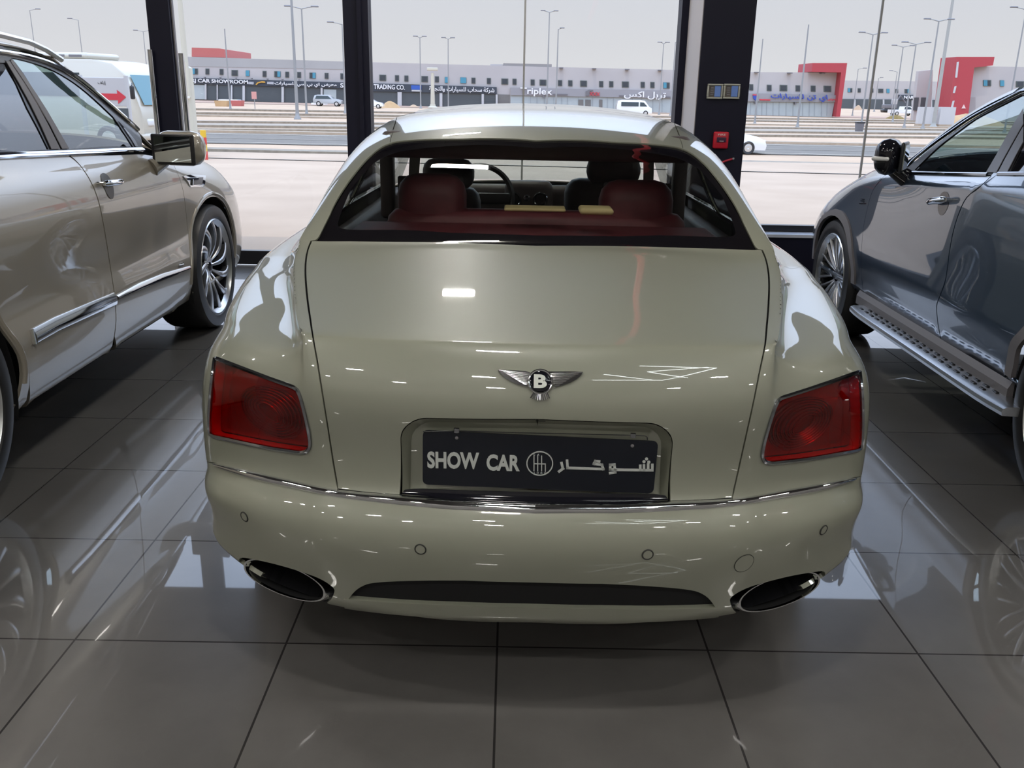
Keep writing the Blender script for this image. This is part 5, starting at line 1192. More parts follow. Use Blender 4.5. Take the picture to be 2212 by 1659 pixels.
slab('logo_cap', [(1265, 207), (1265, 197), (1272, 194), (1281, 195), (1273, 198), (1271, 207.4)], YA, -.7, -.5, M_gray, b3)
for a, b, y in ((1194, 1226, 204), (1337, 1350, 207), (1436, 1447, 209.5)): slab('small_lettering_block', [(a, y-1.5), (b, y-1), (b, y+2), (a, y+1.5)], YA, -.62, -.5, M_gray, b3)
sign(b4, arabic('اي تن للسيارات'), 1723, 211, 115, 14, YA, M_blue, off=-1.0, shear=-.2); sign(b4, arabic('معرض'), 1793, 215, 16, 5.5, YA, M_redt, off=-1.0)
slab('shield_logo', [(1624, 206), (1634, 206), (1634, 212), (1629, 217), (1624, 212)], YA, -1.0, -.8, M_blue, b4); slab('shield_top', [(1623.5, 203.8), (1634.5, 204), (1634.5, 206.4), (1623.5, 206.2)], YA, -1.02, -.8, M_redt, b4)
slab('small_lettering_block', [(1638, 214), (1661, 214.6), (1661, 217), (1638, 216.4)], YA, -.95, -.8, M_redt, b4)
for x, y in ((1629, 221), (1715, 222.5), (1174, 208)): slab('wall_lamp', [(x-2, y-1.5), (x+2, y-1.5), (x+1.5, y+3), (x-1.5, y+3)], YA, -1.1, -.4, M_gray, bA)
YB2 = 260
bB = empty('shop_building', (0, 0, 0), 0, 'farther off-white shop block with dark lower storey right of the red frame', 'building')
slab('wall', [(1790, 173.5), (2050, 176.5), (2050, 262), (1790, 262)], YB2, 0, 25, M_fac, bB)
slab('shop_front', [(1790, 213.5), (2050, 216), (2050, 262), (1790, 262)], YB2, -.3, 0, M_shop, bB)
for x in (1845, 1907, 1969, 2010): slab('column', [(x-1.6, 215), (x+1.6, 215), (x+1.6, 237), (x-1.6, 237)], YB2, -.6, -.3, M_col, bB)
bb = slab('sign_band', [(1940, 204.6), (2005, 205.5), (2005, 216.5), (1940, 216)], YB2, -.6, 0, M_band, bB)
sign(bb, 'NARM', 1964, 210.3, 26, 5.5, YB2, M_letter, off=-.75); slab('sign_plate', [(1988, 207.5), (2001, 208), (2001, 211), (1988, 210.5)], YB2, -.7, -.6, mat('pink_panel', (.62, .42, .55), .6), bb); slab('sign_plate', [(1988, 211), (2001, 211.5), (2001, 215), (1988, 214.5)], YB2, -.7, -.6, M_redt, bb)
for x, y, wd, k in [(1816, 194.8, 5, 'd'), (1836, 195, 10, 'bl'), (1856, 195.2, 6.5, 'd'), (1883.5, 195.5, 6, 'd'), (1902.5, 196, 11, 'd'), (1918, 196.2, 6.5, 'b'), (1937, 196.4, 6, 'd'), (1960, 196.8, 12, 'lb'), (1982, 197, 7, 'd'), (2009.5, 197.5, 6.5, 'd')]: win(bB, x, y, wd, 9, YB2, k, .01)
YC = 150
bC = empty('shop_building', (0, 0, 0), 0, 'white building with tall red corner frame at the far right', 'building')
slab('wall', [(2094, 146.5), (2123, 143), (2330, 147), (2330, 262), (2080, 262)], YC, 0, 4, M_fac, bC)
slab('wall', [(2020, 152), (2052, 148.5), (2046, 262), (2006, 262)], YC, 6, 7, M_fac, bC)
slab('red_corner_frame', [(2057, 123.5), (2138, 123.5), (2134.5, 142), (2094.5, 146.5), (2080, 262), (2038, 262)], YC, -1.5, 4, M_red, bC)
slab('red_side', [(2055, 124.5), (2062, 123.3), (2044, 262), (2037, 262)], YC, -1.56, 3, mat('red_cladding_side', (.40, .05, .06), .6), bC)
for y0, y1, dx in ((134, 168, 0), (186, 201, -5), (217, 232, -9)): slab('slot_window', [(2056.5+dx, y0+1), (2061+dx, y0), (2057.5+dx, y1), (2053+dx, y1)], YC, -1.62, -1.5, M_col, bC)
for x, y, wd, k in ((2132, 179.5, 17, 'bl'), (2164, 180, 9, 'b'), (2203, 182, 17, 'd')): win(bC, x, y, wd, 13, YC, k, .01)
slab('grey_shop_front', [(2083, 210), (2106, 210), (2106, 262), (2078, 262)], YC, -.2, 0, mat('warm_grey_panel', (.33, .30, .30), .7), bC)
for x in (2015, 2031): slab('dark_doorway', [(x-6, 211), (x+4, 211), (x+1, 240), (x-9, 240)], YC, 5.8, 6, M_shop, bC)
slab('warning_triangle', [(2072, 225.5), (2076, 234), (2067, 234)], YC, -1.6, -1.5, mat('warning_pale', (.75, .55, .52), .6), bC)
# ---- street lamps and masts: photo points of foot and head
M_pole = mat('galvanised_pole', (.30, .30, .30), .55, .3); M_head = mat('lamp_head_grey', (.20, .20, .22), .5)
def pole(top, foot, heads, label, r=.09, m=None, group='street lamps and masts outside', name='street_lamp', cat='street lamp', Y=None, arm=1.3):
    if Y is None: F_ = GP(*foot)
    else: P = atY(foot[0], foot[1], Y); F_ = np.array([P[0], Y, gz(P[0], Y)])
    T = atY(top[0], top[1], F_[1]); h = T[2]-F_[2]; x, y = F_[0]+ (0 if abs(T[0]-F_[0]) < 1.5 else 0), F_[1]
    x = (T[0]*.5+F_[0]*.5) if Y is None else T[0]
    e_ = empty(name, (x, y, F_[2]), 0, label, cat, group)
    m = m or M_pole
    MB().tube([(0, 0, 0), (0, 0, h)], [r, r*.6], 10).obj('pole', m, e_, True)
    b_ = MB().lathe([(0, r*2.2), (.08, r*2.2), (.3, r*1.25), (.6, r*1.1)], 12, 'z'); b_.obj('base', m, e_, True)
    for hx in heads:
        a = MB(); a.tube([(0, 0, h-.05), (hx*arm*.5, 0, h+.10), (hx*arm, 0, h+.18)], [r*.5, r*.4, r*.35], 8); ao = a.obj('lamp_arm', m, e_, True)
        MB().bev((hx*arm-.38, -.16, h+.12), (hx*arm+.38, .16, h+.26), .06).obj('lamp_head', M_head, ao, True)
    return e_
pole((72, 22), (82, 212), (1,), 'street lamp with one arm to the right above the beige SUV roof, far left')
pole((172, 43), (186, 214), (-1,), 'street lamp with one arm to the left standing behind the white bus')
pole((311, 68), (322, 215), (-1, 1), 'double-headed street lamp just left of the black door post')
pole((486, 62), (497, 239), (), 'thin mast right of the red roof box with no lamp head', .10, name='mast', cat='mast', group=None)
pole((627, -60), (642, 258), (-1, 1), 'tall street lamp reaching past the top of the photo left of the double-headed one', .15)
pole((651, 18), (663, 250), (-1, 1), 'double-headed street lamp behind the tall pole in the second glass pane', .11)
pole((738, 52), (747, 245), (-1,), 'street lamp partly hidden by the left edge of the middle window post', .10)
pole((907, 81), (913, 228), (-1, 1), 'slim street lamp over the dark shop sign, left of two in the middle pane', .11, arm=.7, Y=150)
pole((968, 84), (973, 229), (-1, 1), 'slim street lamp over the dark shop sign, right of two in the middle pane', .10, arm=.7, Y=150)
pole((1187, 26), (1186, 236), (-1, 1), 'tall double-headed street lamp over the grey sign in the middle pane', .13, arm=1.0, Y=150)
pole((1206, 63), (1203, 236), (1,), 'shorter street lamp with one head right beside the tall double-headed one', .13, arm=.6, Y=150)
pole((1433, 94), (1424, 248), (-1, 1), 'slim street lamp near the white column, left of a close pair', .10, arm=.6)
pole((1458, 91), (1449, 250), (1,), 'slim street lamp touching the black window post beside the white reveal', .10, arm=.6)
pole((1649, 84), (1629, 269), (), 'plain mast in front of the blue sign, left of two headless masts', .10, name='mast', cat='mast', group=None)
pole((1747, 53), (1722, 277), (), 'taller plain mast in front of the blue sign, right of two headless masts', .11, name='mast', cat='mast', group=None)
pole((1889, 74), (1857, 273), (-1, 1), 'double-headed street lamp with the black bin at its foot', .11)
pole((1951, 101), (1928, 264.6), (-1, 1), 'double-headed street lamp right of the one with the bin', .11)
pole((1979, 95), (1957, 260), (-1, 1), 'double-headed street lamp, third from the left of the right hand group', .10, Y=110)
pole((2028, 45), (1993, 279), (-1, 1), 'tallest double-headed street lamp beside the thick pale mast', .12)
pole((2064, -40), (2016, 276), (), 'thick pale mast leaning past the top of the photo before the red frame', .24, mat('pale_mast', (.36, .355, .33), .6), name='mast', cat='mast', group=None)
pole((1855, 149), (1840, 250), (1,), 'small far street lamp with one arm right of the red end frame', .10)
pole((1938, 155), (1925, 250), (-1,), 'small far street lamp with one arm left behind the dark shop sign', .10)
pole((1899, 169), (1887, 241), (1,), 'smallest far street lamp before the far shop block', .12, arm=.7)
pole((2217, 20), (2186, 262), (-1, 1), 'street lamp above the slate SUV roof at the far right edge', .10, Y=100)
fp = pole((385, -40), (414, 306), (), 'cream flag pole beside the black door post on the forecourt', .10, mat('cream_pole', (.56, .52, .42), .6), name='flag_pole', cat='pole', group=None, Y=26)
MB().lathe([(0, .17), (2.35, .17), (2.4, .10)], 16, 'z').obj('lower_sleeve', MATS['cream_pole'], fp, True); MB().box((-.12, -.25, 1.6), (.12, -.12, 2.5)).obj('junction_box', MATS['cream_pole'], fp); MB().box((-.3, -.25, 0), (.3, .25, .45)).obj('concrete_foot', M_kerb2, fp)
cp = pole((933, 158), (936, 233), (), 'cream post with a round cap in front of the dark shop', .40, MATS['cream_pole'], name='post', cat='post', group=None)
MB().bev((-.9, -.4, -.5), (.9, .4, 0), .1, Matrix.Translation((0, 0, 6.4))).obj('cap', MATS['cream_pole'], cp, True)
# bollard, bin, arrow sign, barriers, heaps
def on_ground(px, py): P = GP(px, py); return P
P = on_ground(443.5, 346); T = atY(436, 281, P[1]); h = T[2]-P[2]
bo = empty('bollard', tuple(P), 0, 'red and yellow striped bollard on the forecourt right of the door post', 'bollard')
MB().tube([(0, 0, 0), (0, 0, h)], .075, 14).obj('post', mat('bollard_yellow', (.72, .45, .03), .5), bo, True)
for a, b in ((.0, .30), (.52, .76)): MB().lathe([(h*a, .079), (h*b, .079)], 14, 'z').obj('red_band', mat('bollard_red', (.60, .05, .04), .5), bo, True)
P = on_ground(1855, 285.5); T = atY(1855, 265, P[1]); h = T[2]-P[2]
bi = empty('litter_bin', tuple(P), 0, 'black litter bin at the foot of a street lamp', 'bin')
MB().add([(x*k, y*k, z) for z, k in ((0, .8), (h, 1)) for x, y in ((-.34, -.34), (.34, -.34), (.34, .34), (-.34, .34))], [(0, 1, 5, 4), (1, 2, 6, 5), (2, 3, 7, 6), (3, 0, 4, 7), (3, 2, 1, 0)]).obj('tub', M_gray, bi)
MB().bev((-.38, -.38, h-.04), (.38, .38, h+.08), .04).obj('lid', M_black, bi, True)
YS = 15.0; A0, B0 = atY(170, 166, YS), atY(281, 230, YS); sx0 = (A0[0]+B0[0])/2
sg = empty('direction_sign', (sx0, YS, gz(sx0, YS)), 0, 'white board with a red arrow pointing right, in front of the bus', 'sign'); z0 = gz(sx0, YS); hw = (B0[0]-A0[0])/2
MB().bev((-hw, -.02, B0[2]-z0), (hw, .02, A0[2]-z0), .01).obj('board', mat('sign_white', (.52, .50, .50), .5), sg)
zc = (A0[2]+B0[2])/2-z0; H_ = A0[2]-B0[2]
ar = [(-.55, -.10), (.55, -.10), (.55, -.22), (.90, 0), (.55, .22), (.55, .10), (-.55, .10)]
MB().prism([(hw*x, zc+H_*(y*1.1-.17)) for x, y in ar], -.028, -.02, 'y').obj('arrow', M_redt, sg)
text_mesh('lettering', arabic('إيلف'), M_black, sg, h=H_*.15, ext=.003, M=Matrix.Translation((-hw*.05, -.021, zc+H_*.3)))
for x in (-hw*.95, hw*.95): MB().box((x-.025, -.025, 0), (x+.025, .03, A0[2]-z0+.03)).obj('post', M_col, sg)
MB().box((hw*.3, -.03, .5), (hw*.93, .02, B0[2]-z0-.03)).obj('lower_panel', M_shop, sg)
for (x0_, x1_), lab in (((1985, 2019), 'low concrete barrier left of the thick pale mast'), ((2030, 2061), 'low concrete barrier right of the thick pale mast before the red frame')):
    Y_ = 118; a, b = atY(x0_, 231, Y_), atY(x1_, 244, Y_); g_ = gz(a[0], Y_); g = empty('concrete_barrier', ((a[0]+b[0])/2, Y_, g_), 0, lab, 'barrier', 'concrete barriers'); w_ = (b[0]-a[0])/2
    MB().prism([(-w_, 0), (w_, 0), (w_*.97, a[2]-g_), (-w_*.97, a[2]-g_)], -.4, .4, 'y').obj('block', M_col, g)
    MB().prism([(-w_*1.01, 0), (w_*1.01, 0), (w_*1.0, .35), (-w_*1.0, .35)], -.6, .6, 'y').obj('foot', M_kerb2, g)
def heap(px, py, wpx, hpx, label, m, seed):
    P = GP(px, py); rr = random.Random(seed); w_ = wpx*P[1]/FPX/2; h = hpx*P[1]/FPX*1.1; V = []; F = []; nu, nv = 24, 8
    for j in range(nv+1):
        t = j/nv
        for i in range(nu):
            a = 2*math.pi*i/nu; k = 1+.13*math.sin(3*a+seed)+rr.uniform(-.05, .05); V.append((w_*t*k*math.cos(a), min(w_*.6, 3.5)*t*k*math.sin(a), h*(1-t*t)**1.2*(1+rr.uniform(-.06, .06))-.05*t))
    for j in range(nv):
        for i in range(nu): F.append((j*nu+i, (j+1)*nu+i, (j+1)*nu+(i+1) % nu, j*nu+(i+1) % nu))
    o = MB().add(V, F).obj('sand_heap', m, None, True, 80); o.location = tuple(P); return tag(o, label, 'sand heap')
M_heap = noisy('yellow_sand', (0.475, 0.301, 0.153), (0.540, 0.359, 0.195), .8, .95)
heap(842, 233, 42, 12, 'yellow sand heap left of the cream capped post', M_heap, 1); heap(893, 232, 22, 5, 'low pale sand heap beside the cream capped post', M_sand, 2)
heap(2090, 270, 150, 20, 'broad yellow sand bank in front of the red corner frame', M_heap, 3); heap(1853, 237, 18, 8, 'small sand heap beside the far shop front', M_sand, 4)
heap(1935, 257, 44, 7, 'dry yellow scrub mound under the white pickup', noisy('dry_scrub', (0.223, 0.155, 0.050), (0.285, 0.207, 0.080), 2, .95), 5)
for px_, py_, w_, lab, c in ((497, 219.5, 40, 'flat white slab lying by the left showroom', M_letter), (690, 227, 28, 'flat white slab lying near the silver car', M_letter)):
    P = GP(px_, py_); k = P[1]/FPX; tag(MB().bev((P[0]-w_*k/2, P[1]-1.2, P[2]), (P[0]+w_*k/2, P[1]+1.2, P[2]+.35), .1).obj('slab', c), lab, 'slab')
for px_, py_, w_, lab, c in ((481, 230, 26, 'sandy brown skip box by the left showroom', M_heap), (514, 229, 22, 'red skip box by the left showroom', M_redl)):
    P = GP(px_, py_); k = P[1]/FPX; q_ = MB().prism([(-w_*k/2*.85, 0), (w_*k/2*.85, 0), (w_*k/2, .75), (-w_*k/2, .75)], -.8, .8, 'y').obj('skip', c); q_.location = tuple(P); tag(q_, lab, 'skip')
P = GP(551, 237); T = atY(548, 198, P[1]); h = T[2]-P[2]; rs = empty('road_sign', tuple(P), 0, 'small pink road sign on a thin post before the left showroom', 'sign')
MB().tube([(0, 0, 0), (0, 0, h)], .05, 8).obj('post', M_pole, rs, True); MB().box((-.30, -.06, h-.85), (.30, -.02, h)).obj('plate', mat('sign_pink', (.62, .30, .27), .6), rs)
# ---- vehicles outside
M_cream = paint('cream_bus_paint', (.50, .455, .37)); M_wcar = paint('white_car_paint', (0.749, 0.730, 0.708)); M_scar = paint('silver_car_paint', (0.384, 0.384, 0.386), .3)
M_carglass = mat('dark_car_glass', (.03, .045, .05), .08)
def side_car(root, prof, hw, m, windows, wheels, wr, tum=.82, belt=None, name='body'):
    """car body lofted across its width from a side outline (x along the car, z up)"""
    belt = belt or max(z for x, z in prof)*.62; V = []; n = len(prof); secs = [(-1, .92), (-.97, 1), (-.6, 1), (.6, 1), (.97, 1), (1, .92)]
    zc = min(z for x, z in prof)
    for s_, k in secs:
        for x, z in prof:
            t = max(0, (z-belt)/(max(q[1] for q in prof)-belt)); V.append((x*(1-.03*(abs(s_) == 1)), s_*hw*(1-(1-tum)*t), zc+(z-zc)*(.97 if abs(s_) == 1 else 1)))
    F = [(j*n+i, j*n+(i+1) % n, (j+1)*n+(i+1) % n, (j+1)*n+i) for j in range(len(secs)-1) for i in range(n)]+[tuple(range(n-1, -1, -1)), tuple((len(secs)-1)*n+i for i in range(n))]
    MB().add(V, F).obj(name, m, root, True, 35)
    zt = max(q[1] for q in prof)
    def yy(z): return hw*(1-(1-tum)*max(0, (z-belt)/(zt-belt)))+.012
    for w_ in windows:
        for sgn in (-1, 1): MB().add([(x, sgn*yy(z), z) for x, z in w_]+[(x, sgn*(yy(z)-.05), z) for x, z in w_], [tuple(range(len(w_))), tuple(range(2*len(w_)-1, len(w_)-1, -1))]+[(i, i+len(w_), (i+1) % len(w_)+len(w_), (i+1) % len(w_)) for i in range(len(w_))]).obj('side_window', M_carglass, root)
    for wx in wheels:
        for sgn in (-1, 1):
            t = MB().lathe([(-.1, wr*.6), (-.12, wr*.9), (-.08, wr), (.08, wr), (.12, wr*.9), (.1, wr*.6)], 28, 'y', (wx, sgn*(hw-.08), wr)); w__ = t.obj('wheel', M_rubber, root, True)
            MB().lathe([(sgn*.09, 0), (sgn*.11, wr*.2), (sgn*.09, wr*.62)], 20, 'y', (wx, sgn*(hw-.08), wr)).obj('hubcap', M_alu, w__, True)
# white saloon on the road, its nose showing right of the column
P = GP(1612, 334); wc = empty('car', (P[0]-1.35, P[1]+.9, gz(P[0], P[1]+.9)), 0, 'white saloon driving on the road, its nose showing right of the dark column', 'car', 'vehicles outside')
side_car(wc, [(-2.3, .25), (-2.35, .6), (-2.25, .95), (-1.6, 1.02), (-.9, 1.40), (.2, 1.42), (1.0, 1.04), (1.8, .90), (2.25, .70), (2.35, .45), (2.3, .22)], .9, M_wcar, [[(-.85, 1.05), (-.65, 1.33), (.15, 1.35), (.75, 1.03)]], (-1.4, 1.42), .33)
MB().bev((2.05, -.86, .62), (2.30, -.6, .74), .04).obj('headlamp', MATS['clear_lens'], wc, True)
# white minibus in front of the grey sign
P = GP(1368, 249); k = P[1]/FPX; mv = empty('minibus', tuple(P), 0, 'white minibus parked in front of the grey sign shop', 'van', 'vehicles outside')
side_car(mv, [(-2.6, .3), (-2.65, 1.2), (-2.5, 2.05), (-1.9, 2.2), (.9, 2.2), (1.5, 2.1), (2.2, 1.25), (2.6, 1.05), (2.65, .35)], .95, M_wcar, [[(-2.0, 1.3), (-2.0, 1.9), (.6, 1.9), (.6, 1.3)], [(.8, 1.3), (.8, 1.9), (1.35, 1.85), (1.9, 1.3)]], (-1.6, 1.7), .36, .86)
P = GP(710, 229.5); sv = empty('car', tuple(P), 0, 'silver off-road car parked by the left showroom', 'car', 'vehicles outside')
side_car(sv, [(-2.2, .4), (-2.25, 1.0), (-2.0, 1.6), (-1.5, 1.72), (.2, 1.70), (.9, 1.15), (1.9, 1.0), (2.2, .8), (2.2, .4)], .92, M_scar, [[(-1.9, 1.08), (-1.7, 1.55), (.1, 1.55), (.65, 1.1)]], (-1.4, 1.4), .38, .86)
P = GP(799, 234); ww = empty('car', tuple(P), 0, 'white car half hidden by the middle window post', 'car', 'vehicles outside')
side_car(ww, [(-2.1, .3), (-2.15, .9), (-1.8, 1.3), (-1.0, 1.48), (.2, 1.45), (1.0, .98), (1.7, .85), (2.1, .6), (2.1, .3)], .88, M_wcar, [[(-1.5, .98), (-.95, 1.38), (.1, 1.36), (.7, 1.0)]], (-1.3, 1.35), .32, .84)
P = GP(1950, 250); pk = empty('pickup', tuple(P), R(8), 'white pickup truck by the scrub mound before the far shop block', 'pickup', 'vehicles outside')
side_car(pk, [(-3.0, .5), (-3.0, 1.2), (-.6, 1.2), (-.5, 1.85), (1.0, 1.88), (1.6, 1.25), (2.6, 1.1), (2.7, .5)], .95, M_wcar, [[(-.35, 1.28), (-.3, 1.75), (.9, 1.75), (1.35, 1.3)]], (-1.9, 1.7), .42, .9); MB().box((-2.9, -.9, .55), (-.9, .9, .75)).obj('cargo_bed', M_redl, pk)
P = GP(1921, 243); dg = empty('excavator', tuple(P), 0, 'dark excavator standing left of the white pickup', 'excavator', 'vehicles outside')
MB().bev((-1.6, -1.1, .9), (1.2, 1.1, 1.8), .15).obj('upper_body', M_gray, dg, True); MB().bev((-1.8, -1.2, 0), (1.8, 1.2, .8), .35).obj('track', M_black, dg, True); MB().bev((.1, -1.0, 1.8), (1.2, .1, 3.0), .1).obj('cab', M_fac, dg, True)
MB().tube([(1.0, .3, 1.6), (2.2, .3, 3.8), (3.6, .3, 2.2)], [.22, .18, .14], 8).obj('boom', M_gray, dg, True)
# cream bus at the left, nose to the right
YBUS = 28.0; fx = atY(336, 200, YBUS)[0]
bu = empty('bus', (fx-.15, YBUS+.9, gz(fx, YBUS)), R(-14), 'cream bus parked outside the left glass doors', 'bus', 'vehicles outside'); bu.scale = (1, 1, .90)
bp = [(-7.0, .45), (-7.05, 1.5), (-6.9, 2.75), (-6.5, 2.95), (-1.6, 2.93), (-.9, 2.80), (-.45, 2.45), (-.12, 1.75), (.0, 1.35), (.05, .9), (.0, .42)]
side_car(bu, bp, 1.1, M_cream, [[(-6.4, 1.75), (-6.4, 2.5), (-4.2, 2.5), (-4.2, 1.75)], [(-4.0, 1.75), (-4.0, 2.5), (-2.02, 2.5), (-2.02, 1.75)]], (-5.2, -1.2), .42, .93, 1.6)
M_bw = mat('pale_blue_glass', (.10, .23, .27), .08); 
MB().add([(-.40, -.9, 2.46), (-.40, .9, 2.46), (.03, .95, 1.52), (.03, -.95, 1.52)], [(0, 1, 2, 3)]).obj('windscreen', M_bw, bu)
rb = MB(); rb.bev((-4.6, -.8, 2.92), (-1.9, .8, 3.14), .10); rbo = rb.obj('roof_unit', M_cream, bu, True)
for a in (-3.1, -2.5): MB().box((a, -.806, 3.0), (a+.45, -.80, 3.07)).obj('vent', M_gray, rbo)
for y in (-.75, .75): MB().bev((-.08, y-.16, .85), (.10, y+.16, 1.08), .06).obj('headlamp', MATS['clear_lens'], bu, True)
MB().box((-.02, -.45, .62), (.08, .45, 1.0)).obj('grille', M_gray, bu); MB().bev((-.25, -1.12, .40), (.14, 1.12, .62), .08).obj('front_bumper', M_cream, bu, True)
mi = MB(); mi.bev((-.10, -1.42, 1.70), (.0, -1.28, 2.12), .04); mi.tube([(-.25, -1.05, 2.2), (-.05, -1.35, 2.12)], .02, 6); mi.obj('wing_mirror', M_black, bu, True)
# glass butt joints in the big panes
M_joint = mat('silicone_joint', (.33, .33, .33), .4)
for px_, par in ((1135, 'window_1'), (1908, 'window_2')):
    x = FRX(px_); st_o = MB().box((x-.008, WY-.008, .42), (x+.008, WY+.008, ZT)).obj('glass_joint', M_joint, bpy.data.objects[par])
# ================================================================== saloon car details: plate, emblem, cabin
def spx(x, y): ab = S.px(x, y); return ab
def world_car(px, py, yc):
    """local car point on the sight line at car depth yc"""
    o, d = S.loc_ray(px, py); return o+d*(yc-o[1])/d[1]
# number plate: black acrylic board on the recess floor
cor = [world_car(912, 929, .060), world_car(1419, 950, .060), world_car(1415, 1066, .064), world_car(914, 1047, .064)]
hwP = (cor[1][0]-cor[0][0]+cor[2][0]-cor[3][0])/4; c0 = sum(cor)/4; hzP = np.linalg.norm((cor[0]+cor[1])-(cor[3]+cor[2]))/4
# board frame of axes: x across (slightly tilted), z up the board
axx = (cor[1]-cor[0]+cor[2]-cor[3]); axx = axx/np.linalg.norm(axx); axz = (cor[0]+cor[1]-cor[2]-cor[3]); axz = axz-axx*(axz@axx); axz = axz/np.linalg.norm(axz); axy = np.cross(axz, axx)
MP = Matrix(((axx[0], axy[0], axz[0], c0[0]), (axx[1], axy[1], axz[1], c0[1]), (axx[2], axy[2], axz[2], c0[2]), (0, 0, 0, 1)))
def plate_pt(px, py):
    o, d = S.loc_ray(px, py); t = ((c0-o)@axy)/(d@axy); q = o+d*t-c0; return (q@axx, q@axz)
M_plate = mat('black_acrylic', (.006, .008, .014), .12); M_pl = mat('plate_letter', (.50, .52, .50), .5)
pp = rounded([(-hwP, -hzP), (hwP, -hzP), (hwP, hzP*.93), (-hwP, hzP)], .014, 5)
plate = MB().prism([tuple(p) for p in pp], 0, .004, 'y', MP).obj('number_plate', M_plate, boot)
def ptext(name, txt, x0, x1, y0, y1, yl=0, **k):
    a, b = plate_pt(x0, (y0+y1)/2), plate_pt(x1, (y0+y1)/2+yl); h = abs(plate_pt((x0+x1)/2, y0)[1]-plate_pt((x0+x1)/2, y1)[1])
    w_ = math.hypot(b[0]-a[0], b[1]-a[1]); ang = math.atan2(b[1]-a[1], b[0]-a[0])
    return text_mesh(name, txt, M_pl, plate, w=w_, h=h, ext=.0015, offset=.034, M=MP @ Matrix.Translation(((a[0]+b[0])/2, 0, (a[1]+b[1])/2)) @ Matrix.Rotation(-ang, 4, 'Y'), **k)
ptext('lettering', 'SHOW', 923, 1035, 975, 1011, 2.5); ptext('lettering', 'CAR', 1051, 1123, 981, 1016, 2)
ca = plate_pt(1166, 1001); rr_ = (plate_pt(1195, 1001)[0]-plate_pt(1137, 1001)[0])/2
ring_ = MB().lathe([(-.0015, rr_), (-.0015, rr_*.92), (.0, rr_*.92), (.0, rr_)], 48, 'y', (ca[0], 0, ca[1]), closed=True); ring_.v = [tuple(MP @ Vector(v)) for v in ring_.v]; ring_.obj('round_logo', M_pl, plate)
def bars(name, segs, wd, par=None):
    for (x0, y0, x1, y1) in segs:
        a, b = plate_pt(x0, y0), plate_pt(x1, y1); L_ = math.hypot(b[0]-a[0], b[1]-a[1]); ux, uz = (b[0]-a[0])/L_, (b[1]-a[1])/L_
        q = [(a[0]-ux*wd/2*1+uz*-wd/2*-1, a[1]-uz*wd/2-ux*wd/2), (b[0]+ux*wd/2+uz*wd/2, b[1]+uz*wd/2-ux*wd/2), (b[0]+ux*wd/2-uz*wd/2, b[1]+uz*wd/2+ux*wd/2), (a[0]-ux*wd/2-uz*wd/2, a[1]-uz*wd/2+ux*wd/2)]
        yield q
lg = MB()
for q in bars('x', [(1153.5, 985, 1153.5, 1016), (1161.5, 983, 1161.5, 1017), (1170, 985, 1170, 1017), (1178, 1002, 1178, 1018), (1153.5, 1001.5, 1178, 1002)], .0022): lg.prism(q, -.0015, 0, 'y', MP)
lg.obj('gear_gate', M_pl, plate)
for txt, x, y in (('S', 1154, 1021), ('H', 1161.5, 1021.4), ('O', 1169.5, 1021.8), ('W', 1178, 1022), ('C', 1154, 982), ('A', 1163, 982)): 
    a = plate_pt(x, y); text_mesh('small_letter', txt, M_pl, plate, h=.0042, ext=.001, offset=.01, M=MP @ Matrix.Translation((a[0], 0, a[1])))
# Arabic word in squared strokes
wdA = .0075
aw = MB()
segsA = [(1400, 1003, 1400, 1013), (1391, 1005, 1391, 1014.5), (1383, 1006, 1383, 1015), (1409, 1004, 1409, 1015), (1409, 1015.5, 1330, 1014.5),      # sheen and its long tail
         (1330, 1014, 1318, 1013.5), (1318, 1013.5, 1318, 1004), (1318, 1004, 1327, 1003.5), (1327, 1003.5, 1329, 1020), (1329, 1020, 1318, 1021.5),       # waw
         (1303, 1013, 1226, 1010.5), (1303, 1013, 1300, 1004), (1300, 1004, 1283, 1001.5), (1283, 1001.5, 1286, 996), (1286, 996, 1294, 996.5), (1226, 1010.5, 1225, 995), (1213, 1000, 1216, 1012), (1216, 1012, 1208, 1018)]
for q in bars('x', segsA, wdA*.78): aw.prism(q, -.0015, 0, 'y', MP)
for x, y in ((1391, 997), (1401.5, 998), (1396.5, 991)):
    a = plate_pt(x, y); b_ = MB().lathe([(-.0015, 0), (-.0015, .0036), (0, .0036)], 16, 'y', (a[0], 0, a[1])); b_.v = [tuple(MP @ Vector(v)) for v in b_.v]; aw.add(b_.v, b_.f)
aw.obj('arabic_lettering', M_pl, plate)
for x, y in ((986.5, 946), (1366, 963)):
    a = plate_pt(x, y); b_ = MB().lathe([(-.003, 0), (-.002, .0035), (0, .004)], 16, 'y', (a[0], 0, a[1])); b_.v = [tuple(MP @ Vector(v)) for v in b_.v]; b_.obj('screw', M_gray, plate, True)
wire = [plate_pt(x, y) for x, y in ((914, 932), (986, 930.5), (1100, 934), (1366, 940), (1393, 941), (1398, 944), (1398.5, 950))]
MB().tube([tuple(MP @ Vector((a, -.001, b))) for a, b in wire], .0012, 6).obj('wire_frame', M_black, plate, True)
for x, y in ((986.5, 929), (1367.5, 940)):
    a = plate_pt(x, y); MB().bev((a[0]-.006, -.004, a[1]-.006), (a[0]+.006, .003, a[1]+.005), .001, MP).obj('plate_clip', M_dchrome, plate)
hd = S.p(S.px(1168, 911), -.012); MB().bev((hd[0]-.012, hd[1]-.004, hd[2]-.004), (hd[0]+.012, hd[1]+.01, hd[2]+.002), .002).obj('reversing_camera', M_black, boot)
